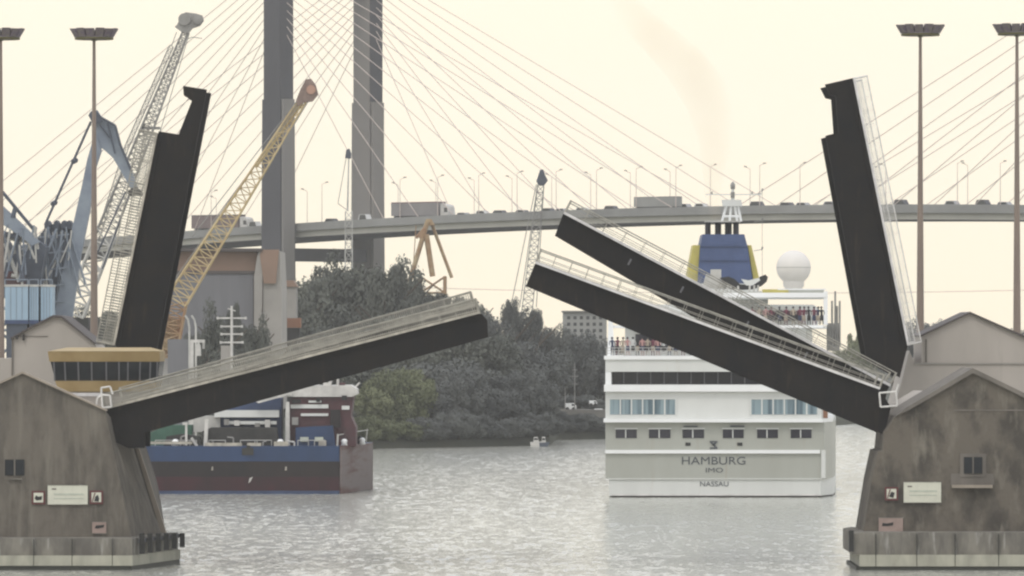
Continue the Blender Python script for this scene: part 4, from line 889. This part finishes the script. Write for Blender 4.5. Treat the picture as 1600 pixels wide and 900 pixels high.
MB().prism([U(232, 735, 436), U(237, 735, 436), U(258, 845, 436), U(254, 845, 436)], (0, .8, 0)).build('edge_fin', M['fin'], lp)
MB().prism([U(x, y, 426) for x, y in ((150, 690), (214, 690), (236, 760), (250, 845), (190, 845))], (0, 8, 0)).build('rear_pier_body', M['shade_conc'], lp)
def window(root, x0, x1, y0, y1, d_, frame=None):
    MB().pxbox(x0-1, x1+1, y0-1, y1+1, d_-.05, .05).build('window_recess', M['black'], root)
    mid = (x0+x1)/2
    for a, b_ in ((x0, mid-1.2), (mid+1.2, x1)):
        MB().pxbox(a, b_, y0, y1, d_-.09, .035).build('window_pane', M['pier_glass'], root)
    MB().pxbox(mid-1.1, mid+1.1, y0-1, y1+1, d_-.13, .07).build('window_frame', M['shade_conc'], root)
window(lp, 8.5, 37, 719, 742, d)
MB().pxbox(12, 34, 748, 749.5, d-.2, .2).build('window_sill', M['plinth'], lp)
# --- near right pier
d = 415
rp_ = thing('bridge_pier', 'stained brown concrete bascule pier with gabled top at the lower right', 'pier', (X(1520, d), d+5, 0), 'piers of the bascule bridges')
MB().pxpoly([(1347, 845), (1362, 752), (1372, 706), (1379, 704), (1382, 676), (1398, 652), (1420, 636), (1520, 578), (1640, 636), (1660, 680), (1693, 845)], d, 9.5).build('pier_body', M['concrete'], rp_)
MB().pxpoly([(1400, 650), (1416, 637), (1520, 575), (1642, 634), (1642, 642), (1545, 594), (1520, 583), (1420, 641)], d-.35, 10).build('roof_coping', M['shade_conc'], rp_)
MB().pxpoly([(1345, 868), (1332, 866), (1332, 834), (1345, 832), (1850, 832), (1850, 868)], d2, 12).build('plinth', M['plinth'], rp_)
MB().pxpoly([(1343, 885), (1343, 867), (1850, 867), (1850, 885)], d2-.35, 12).build('ledge', M['ledge'], rp_)
MB().pxpoly([(1336, 900), (1338, 885.2), (1850, 885.2), (1850, 900)], d2-.3, 12).build('tide_band', M['tide'], rp_)
for px in (1368, 1432, 1492, 1560): MB().pxbox(px, px+.9, 834, 885, d2-.38, .35).build('joint', M['tide'], rp_)
MB().pxbox(1327, 1334, 829, 862, d2-.5, .7).build('fender', M['rubber'], rp_); MB().pxbox(1327, 1334, 829, 862, d2+3, .7).build('fender', M['rubber'], rp_)
MB().pxbox(1500, 1541, 709, 745, d-.12, .11).build('window_surround', M['shade_conc'], rp_)
window(rp_, 1507, 1534, 715, 739, d-.12)
MB().pxbox(1488, 1551, 758, 762.5, d-.7, .75).build('window_sill', M['fin'], rp_)
MB().pxbox(1486, 1553, 740, 758, d-.06, .05).build('sill_panel', M['shade_conc'], rp_)
MB().pxbox(1490, 1600, 640, 642, d-.04, .03).build('pour_joint', M['shade_conc'], rp_)
# --- signs on the piers (bolted plates)
def sign_square(px, py, label, sym, tilt=0):
    dd = 414.86; t = thing('navigation_sign', label, 'sign', U(px, py+10, dd), 'square navigation signs on the piers')
    MB().pxbox(px-10.5, px+10.5, py-10.5, py+10.5, dd, .06).build('border', M['sign_red'], t)
    MB().pxbox(px-7.5, px+7.5, py-7.5, py+7.5, dd-.025, .02).build('panel', M['sign'], t)
    s = MB(); s.pxpoly(sym, dd-.045, .015); s.build('symbol', M['black'], t)
    if tilt: s = MB(); s.pxpoly([(px-7, py+7), (px-5.5, py+7), (px-1, py-7), (px-3, py-7)], dd-.05, .004); s.build('red_stroke', M['sign_red'], t)
sign_square(60, 777.5, 'square sign left of the white board on the left pier', [(54, 779), (56, 774), (60, 776), (66, 775), (65, 781), (57, 782)])
sign_square(150.5, 777, 'square sign right of the white board on the left pier', [(147, 783), (149, 776), (153, 773), (155, 779), (154, 784)], 1)
sign_square(1393, 771.5, 'square sign beside the white board on the right pier', [(1389, 776), (1393, 768), (1398, 770), (1396, 778)], 1)
def board(x0, x1, y0, y1, label, m, name='notice_board', lines=3):
    dd = 414.86; t = thing(name, label, 'sign', U((x0+x1)/2, y1, dd))
    MB().pxbox(x0, x1, y0, y1, dd, .06).build('panel', m, t)
    for ya, yb in ((y0-.8, y0), (y1, y1+1)): MB().pxbox(x0-.6, x1+.6, ya, yb, dd-.02, .09).build('edge_trim', M['plinth'], t)
    return t
t = board(74.5, 137, 758.5, 788, 'white information board with faint lines on the left pier', M['sign'])
s = MB(); s.pxbox(81, 88, 763, 765, 414.84, .012).build('printed_mark', M['shade_conc'], t)
MB().pxbox(84, 131, 771, 773.5, 414.84, .012).pxbox(84, 131, 778, 779.5, 414.84, .012).build('printed_lines', M['sign_pale'], t)
t = board(1412, 1470.5, 753.5, 785, 'white information board with faint lines on the right pier', M['sign'])
MB().pxbox(1418, 1425, 759, 761, 414.84, .012).build('printed_mark', M['shade_conc'], t)
MB().pxbox(1421, 1464, 766, 768.5, 414.84, .012).pxbox(1421, 1464, 773, 774.5, 414.84, .012).build('printed_lines', M['sign_pale'], t)
t = board(1373, 1411, 809.5, 831, 'faded pink plate with dark mark low on the right pier', M['sign_pink'], 'plate')
MB().pxpoly([(1378, 822), (1379, 817), (1386, 818), (1396, 816), (1395, 821), (1386, 822)], 414.84, .012).build('printed_mark', M['black'], t)
t = board(144, 166, 816, 833, 'small faded plate low on the left pier', M['sign_pink'], 'plate')
MB().pxpoly([(148, 825), (150, 821), (163, 820), (162, 824), (152, 826)], 414.84, .012).build('printed_mark', M['black'], t)

# --- rear piers: pale gabled ones of the further bridge
d = 450
t = thing('bridge_pier', 'pale gabled concrete pier house behind the lower left pier', 'pier', (X(80, d), d+5, 0), 'piers of the bascule bridges')
MB().pxpoly([(-60, 870), (-60, 560), (18, 560), (18, 527), (44, 514), (84, 494), (96, 496), (146, 536), (165, 560), (180, 700), (200, 870)], d, 9).build('pier_body', M['cream_conc'], t)
MB().pxpoly([(15, 528), (42, 513), (83, 492), (97, 494), (149, 536), (147, 537.5), (96, 497), (84, 495.5), (43, 515.5), (16, 530)], d-.3, 9.8).build('roof_coping', M['roof_edge'], t)
MB().pxbox(18, 20, 530, 600, d-.15, .14).build('drain_pipe', M['shade_conc'], t); MB().pxbox(24, 75, 525, 526, d-.06, .05).build('string_course', M['shade_conc'], t)
s = MB(); s.pxbox(35, 38, 522, 532, d-.3, .25).pxbox(25, 28, 524, 530, d-.3, .25).build('bracket', M['deck_dark'], t)
t = thing('bridge_pier', 'pale gabled concrete pier house behind the lower right pier', 'pier', (X(1517, d), d+5, 0), 'piers of the bascule bridges')
MB().pxpoly([(1368, 870), (1390, 660), (1408, 600), (1421, 548), (1430, 570), (1440, 568), (1440, 523), (1516, 489), (1594, 524), (1640, 545), (1660, 870)], d, 9).build('pier_body', M['cream_conc'], t)
MB().pxpoly([(1437, 524), (1516, 487), (1598, 523), (1620, 532), (1620, 534.5), (1597, 526), (1516, 489.7), (1438, 526.5)], d-.3, 9.8).build('roof_coping', M['roof_edge'], t)
MB().pxbox(1428, 1640, 567, 569, d-.12, .1).build('string_course', M['shed_pale'], t)
MB().pxbox(1446, 1448.5, 530, 566, d-.15, .14).build('drain_pipe', M['shade_conc'], t)
# middle pier carrying the second carriageway, both sides
d = 428
for nm, pts, lb in (('l', [(-60, 870), (-60, 650), (60, 628), (92, 622), (158, 640), (176, 700), (190, 870)], 'low pale middle pier under the ochre control cabin'), ('r', [(1395, 870), (1395, 660), (1400, 636), (1440, 612), (1560, 612), (1640, 640), (1640, 870)], 'low pale middle pier behind the right pier gable')):
    t = thing('bridge_pier', lb, 'pier', (X(60 if nm == 'l' else 1520, d), d+4, 0), 'piers of the bascule bridges')
    MB().pxpoly(pts, d, 9).build('pier_body', M['cream_conc'], t)
# control cabin on the left
d = 430
cc = thing('control_cabin', 'ochre bridge control cabin with a long band of dark windows', 'cabin', (X(165, d), d+3, Z(618, d)))
def cab(y0, y1, xa0, xb0, xa1, xb1, m, name, dep=6., dy=0.):
    # frustum between rows y0 (top) and y1 (bottom)
    s = MB(); zt_, zb2 = Z(y0, d), Z(y1, d); k = .25
    T = [(X(xa0, d), d-dy, zt_), (X(xb0, d), d-dy, zt_), (X(xb0, d), d+dep+dy, zt_), (X(xa0, d), d+dep+dy, zt_)]
    Bq = [(X(xa1, d), d+k-dy, zb2), (X(xb1, d), d+k-dy, zb2), (X(xb1, d), d+dep-k+dy, zb2), (X(xa1, d), d+dep-k+dy, zb2)]
    s.add([Vector(v) for v in Bq+T], [[3, 2, 1, 0], [4, 5, 6, 7], [0, 1, 5, 4], [1, 2, 6, 5], [2, 3, 7, 6], [3, 0, 4, 7]]); return s.build(name, m, cc)
cab(549, 565, 75, 250, 77, 250, M['ochre'], 'fascia', dy=.3)
MB().add([(X(75, d), d-.32, Z(548.8, d)), (X(250, d), d-.32, Z(548.8, d)), (X(250, d), d+6.3, Z(548.8, d)), (X(75, d), d+6.3, Z(548.8, d)), (X(100, d), d+3, Z(543, d)), (X(232, d), d+3, Z(543, d))], [[0, 1, 5, 4], [1, 2, 5], [2, 3, 4, 5], [3, 0, 4], [3, 2, 1, 0]]).build('roof', M['ochre_roof'], cc)
cab(565.2, 595, 79, 249, 86, 246, M['glass'], 'window_band')
s = MB()
for px in (84, 101, 122, 143, 166, 186, 200, 219, 235, 246): s.bar(U(px+(3-px/60), 595, d+.22), U(px, 565.5, d-.03), .10)
s.build('mullion', M['mullion'], cc)
cab(595.2, 612, 86, 246, 92, 242, M['ochre'], 'sill_wall', dy=.06)
MB().pxbox(92, 160, 614, 619, d-1.0, .35).build('walkway_edge', M['kerb_white'], cc)
MB().pxpoly([(96, 640), (96, 612), (240, 612), (240, 640)], d+.5, 5).build('cabin_base', M['cream_conc'], cc)

# ------------------------------------------------------------ bascule leaves
def leaf(label, outline, deck_a, deck_b, d, Wd=6.8, railm='rail', kerbm='kerb', rail_h=1.0, side=1, loc=None, bars=.22, barw=.05, cap=None, brackets=False):
    """outline: side view of the main girder in photo px at distance d; deck_a/deck_b: root and tip of the deck line; side=+1 when the road faces up/left of a->b rotated left"""
    A = U(*deck_a, d); Bt = U(*deck_b, d); eu = (Bt-A).normalized(); Ln = (Bt-A).length
    ev = Vector((-eu.z, 0, eu.x))*side
    root = thing('bascule_leaf', label, 'bridge leaf', A, 'raised leaves of the bascule bridges')
    P = [U(x, y, d) for x, y in outline]
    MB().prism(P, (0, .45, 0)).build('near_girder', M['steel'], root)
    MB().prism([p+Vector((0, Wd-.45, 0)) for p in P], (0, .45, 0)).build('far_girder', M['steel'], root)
    # deck plate, surfacing, cross beams
    def q(u, v, y): return A+eu*u+ev*v+Vector((0, y, 0))
    MB().prism([q(.05, -.30, .5), q(Ln-.05, -.30, .5), q(Ln-.05, -.05, .5), q(.05, -.05, .5)], (0, Wd-1.0, 0)).build('deck_plate', M['steel'], root)
    MB().prism([q(.05, -.04, 1.0), q(Ln-.05, -.04, 1.0), q(Ln-.05, .02, 1.0), q(.05, .02, 1.0)], (0, Wd-2.0, 0)).build('road_surface', M['asphalt'], root)
    n_ = max(3, int(Ln/3))
    s = MB()
    for i in range(1, n_):
        u = Ln*i/n_; s.prism([q(u-.1, -.31, .46), q(u+.1, -.31, .46), q(u+.1, -1.0, .46), q(u-.1, -1.0, .46)], (0, Wd-.92, 0))
    s.build('cross_beam', M['steel'], root)
    for yy in (-.35, Wd-.2):
        s = MB()
        s.prism([q(0, .01, yy), q(Ln, .01, yy), q(Ln, .17, yy), q(0, .17, yy)], (0, .55, 0)); s.build('kerb', M[kerbm], root)
        s = MB(); y = yy+.12; nb = int(Ln/bars)
        for i in range(nb+1):
            u = Ln*i/nb; wq = barw if i % 8 else barw*1.6
            s.bar(q(u, .17, y), q(u, rail_h, y), wq, .05)
        for v, r in ((rail_h, .045), (rail_h*.55, .022), (.28, .022)): s.tube(q(0, v, y), q(Ln, v, y), r, n=6)
        s.build('railing', M[railm], root)
        for u_ in (.05, Ln-.05): MB().tube(q(u_, .1, y), q(u_, rail_h+.05, y), .065, n=8).build('end_post', M[railm], root)
    def inside(pt):
        c = False; n2 = len(P); j = n2-1
        for i2 in range(n2):
            if (P[i2].z > pt.z) != (P[j].z > pt.z) and pt.x < (P[j].x-P[i2].x)*(pt.z-P[i2].z)/(P[j].z-P[i2].z)+P[i2].x: c = not c
            j = i2
        return c
    u = 1.2
    while u < Ln-.3:
        v = -.32
        while v > -3.2 and inside(q(u, v-.12, 0)) and inside(q(u+.1, v-.12, 0)): v -= .08
        if v < -.6: MB().prism([q(u, -.3, -.035), q(u+.07, -.3, -.035), q(u+.07, v, -.035), q(u, v, -.035)], (0, .034, 0)).build('web_rib', M['steel'], root)
        u += 1.7
    # stiffener flange along girder bottom and bracket plates
    s = MB()
    if brackets:
        for f_ in brackets:
            u = Ln*f_; s.prism([q(u-.06, -.55, -.06), q(u+.06, -.55, -.06), q(u+.06, -1.0, -.06), q(u-.06, -1.0, -.06)], (0, .06, 0))
        s.build('stiffener', M['mullion'], root)
    s = MB(); s.prism([q(0.02, -.26, -.12), q(Ln-.02, -.26, -.12), q(Ln-.02, -.01, -.12), q(0.02, -.01, -.12)], (0, .115, 0)); s.build('edge_flange', M['steel'], root)
    return root
D1, D2, D3 = 417, 429.5, 441
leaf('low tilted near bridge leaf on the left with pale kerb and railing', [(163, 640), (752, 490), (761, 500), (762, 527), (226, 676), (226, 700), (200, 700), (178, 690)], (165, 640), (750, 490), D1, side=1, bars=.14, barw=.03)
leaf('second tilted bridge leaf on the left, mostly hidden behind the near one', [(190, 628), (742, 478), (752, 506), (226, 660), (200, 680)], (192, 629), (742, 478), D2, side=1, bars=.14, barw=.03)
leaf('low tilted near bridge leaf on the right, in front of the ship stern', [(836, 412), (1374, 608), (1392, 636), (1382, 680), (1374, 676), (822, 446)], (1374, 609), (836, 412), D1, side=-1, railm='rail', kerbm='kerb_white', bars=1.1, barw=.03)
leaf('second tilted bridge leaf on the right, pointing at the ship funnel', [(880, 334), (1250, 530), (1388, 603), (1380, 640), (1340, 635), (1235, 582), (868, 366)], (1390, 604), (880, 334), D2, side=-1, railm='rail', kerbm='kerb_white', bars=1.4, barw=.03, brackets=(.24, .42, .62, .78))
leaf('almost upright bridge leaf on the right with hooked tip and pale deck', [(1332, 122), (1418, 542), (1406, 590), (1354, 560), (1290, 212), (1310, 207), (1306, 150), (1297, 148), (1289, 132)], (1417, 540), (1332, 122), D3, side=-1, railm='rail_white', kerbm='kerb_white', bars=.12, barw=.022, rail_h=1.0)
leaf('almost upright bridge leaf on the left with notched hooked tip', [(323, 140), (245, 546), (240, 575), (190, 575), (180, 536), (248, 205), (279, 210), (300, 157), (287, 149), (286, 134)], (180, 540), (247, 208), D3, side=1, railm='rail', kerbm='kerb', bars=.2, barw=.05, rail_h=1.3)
# tip railing frames and hinge guard cages
def cage(label, pts_list, d_, m='rail_white'):
    s = MB()
    for pts in pts_list: s.path([U(x, y, d_) for x, y in pts], .07)
    for pts in pts_list: s.path([U(x, y, d_+1.0) for x, y in pts], .07)
    for pts in pts_list: s.tube(U(*pts[0], d_), U(*pts[0], d_+1.0), .05, n=6)
    s.build('guard_frame', M[m], None, label, 'railing')
cage('white tubular guard frame at the root of the left near leaf', [[(150, 638), (152, 622), (160, 617), (172, 618), (174, 636), (150, 638)], [(158, 606), (172, 604), (176, 616)], [(158, 606), (160, 636)]], 415.4)
cage('white tubular guard frame at the root of the right near leaf', [[(1374, 614), (1400, 612), (1402, 634), (1376, 636), (1374, 614)], [(1400, 612), (1404, 600)]], 415.4)
# ------------------------------------------------------------ high lamp masts on the approach viaducts
for x0, x1, lb in ((X(-700, 460), X(190, 460), 'left approach viaduct deck behind the gabled pier houses'), (X(1412, 460), X(2300, 460), 'right approach viaduct deck behind the gabled pier houses')):
    t = thing('approach_viaduct', lb, 'viaduct', ((x0+x1)/2, 466, 0))
    MB().box(x0, x1, 461, 472, Z(600, 460), Z(560, 460)).build('deck', M['cream_conc'], t)
    s = MB(); n_ = 4
    for i in range(n_): xx = x0+(x1-x0)*(i+.5)/n_; s.box(xx-1, xx+1, 463, 470, -.5, Z(600, 460)-.01)
    s.build('column', M['cream_conc'], t)
for px, ty, lb in ((1, 45, 'high lamp mast cut by the left picture edge'), (147, 45, 'high lamp mast in front of the blue grey dock crane'), (1438, 39, 'high lamp mast just right of the upright right leaf'), (1589, 38, 'high lamp mast near the right picture edge')):
    d = 463; zg = Z(560, 460)
    x = X(px, d); t = thing('lamp_mast', lb, 'lamp mast', (x, d, zg), 'high lamp masts on both sides')
    zt = Z(ty, d); k = d/F
    s = MB(); s.tube((x, d, zg), (x, d, zg+(zt-zg)*.45), 6.2*k, 4.6*k, 12); s.tube((x, d, zg+(zt-zg)*.45), (x, d, zt-.6), 4.4*k, 2.3*k, 12); s.build('pole', M['mast'], t)
    # ring of floodlights: wider at the top
    prof = [(0, -17*k), (29*k, -17*k), (30*k, -13*k), (38*k, 0), (36*k, .05), (0, .1)]
    MB().lathe((x, d, zt), [(0, -19*k), (4*k, -19*k), (5*k, -17.5*k)], 12).build('winch_collar', M['lamp_rim'], t)
    MB().lathe((x, d, zt), [(28.5*k, -17*k), (30*k, -17*k), (30.5*k, -14*k), (28.5*k, -14*k), (28.5*k, -17*k)], 24).build('ring', M['lamp_rim'], t)
    s = MB()
    for i in range(6): a = i*math.pi/3; s.bar((x, d, zt-15*k), (x+math.cos(a)*29*k, d+math.sin(a)*29*k, zt-15*k), .12)
    s.build('spoke', M['lamp_head'], t)
    for i in range(14):
        a = 2*math.pi*i/14+.1; ca, sa = math.cos(a), math.sin(a); tx = Vector((-sa, ca, 0)); rd = Vector((ca, sa, 0)); c = Vector((x, d, zt))
        hw = 6.3*k
        a0 = c+rd*30.5*k+Vector((0, 0, -13*k)); a1 = c+rd*38*k+Vector((0, 0, -.5*k+(.8*k if i % 2 else 0)))
        a2 = c+rd*31*k+Vector((0, 0, -.3*k)); a3 = c+rd*26*k+Vector((0, 0, -11*k))
        MB().prism([a0-tx*hw, a1-tx*hw, a2-tx*hw, a3-tx*hw], tx*2*hw).build('floodlight', M['lamp_head'], t)
# thin power line over the river
pw = thing('power_line', 'thin overhead wire sagging low across the sky behind the ship', 'wire', (0, 1300, 0))
for k_, (ya, yb) in enumerate(((446, 458),)):
    s = MB(); pts = [U(560+i*80, ya+(yb-ya)*(1-((i-8)/8)**2), 1300) for i in range(17)]; s.path(pts, .06, 5); s.build('wire', M['cable'], pw)
    MB().lattice(U(1840, 700, 1300), U(1840, 440, 1300), 3, 1, 10, .15).lattice(U(560, 700, 1300), U(560, 440, 1300), 3, 1, 10, .15).build('pylon', M['crane_grey'], pw)

# ------------------------------------------------------------ haze
hm = bpy.data.materials.new('river_haze'); hm.use_nodes = True; n = hm.node_tree; n.nodes.clear()
o_ = n.nodes.new('ShaderNodeOutputMaterial'); pv = n.nodes.new('ShaderNodeVolumePrincipled')
pv.inputs['Color'].default_value = (.96, .96, .95, 1); pv.inputs['Density'].default_value = .0001; n.links.new(pv.outputs[0], o_.inputs['Volume'])
hz = MB().box(-1600, 1600, -80, 3100, -4, 140).build('haze', hm, kind='stuff')
tag(hz, 'pale river haze filling the air', 'haze')

# ------------------------------------------------------------ tell look-alikes apart by their place
ORD = ['leftmost', 'second', 'third', 'fourth', 'fifth', 'sixth', 'seventh', 'eighth', 'ninth', 'tenth', 'eleventh', 'twelfth', 'thirteenth', 'fourteenth', 'fifteenth', 'sixteenth', 'seventeenth', 'eighteenth', 'nineteenth', 'twentieth']
sets = {}
for o in COL.objects:
    if o.parent is None and 'label' in o.keys(): sets.setdefault(o['label'], []).append(o)
for lb, os_ in sets.items():
    if len(os_) < 2: continue
    os_.sort(key=lambda o: o.location.x/o.location.y)
    for i, o in enumerate(os_):
        o['label'] = lb+(', leftmost' if i == 0 else ', rightmost' if i == len(os_)-1 else ', '+ORD[i]+' from left')
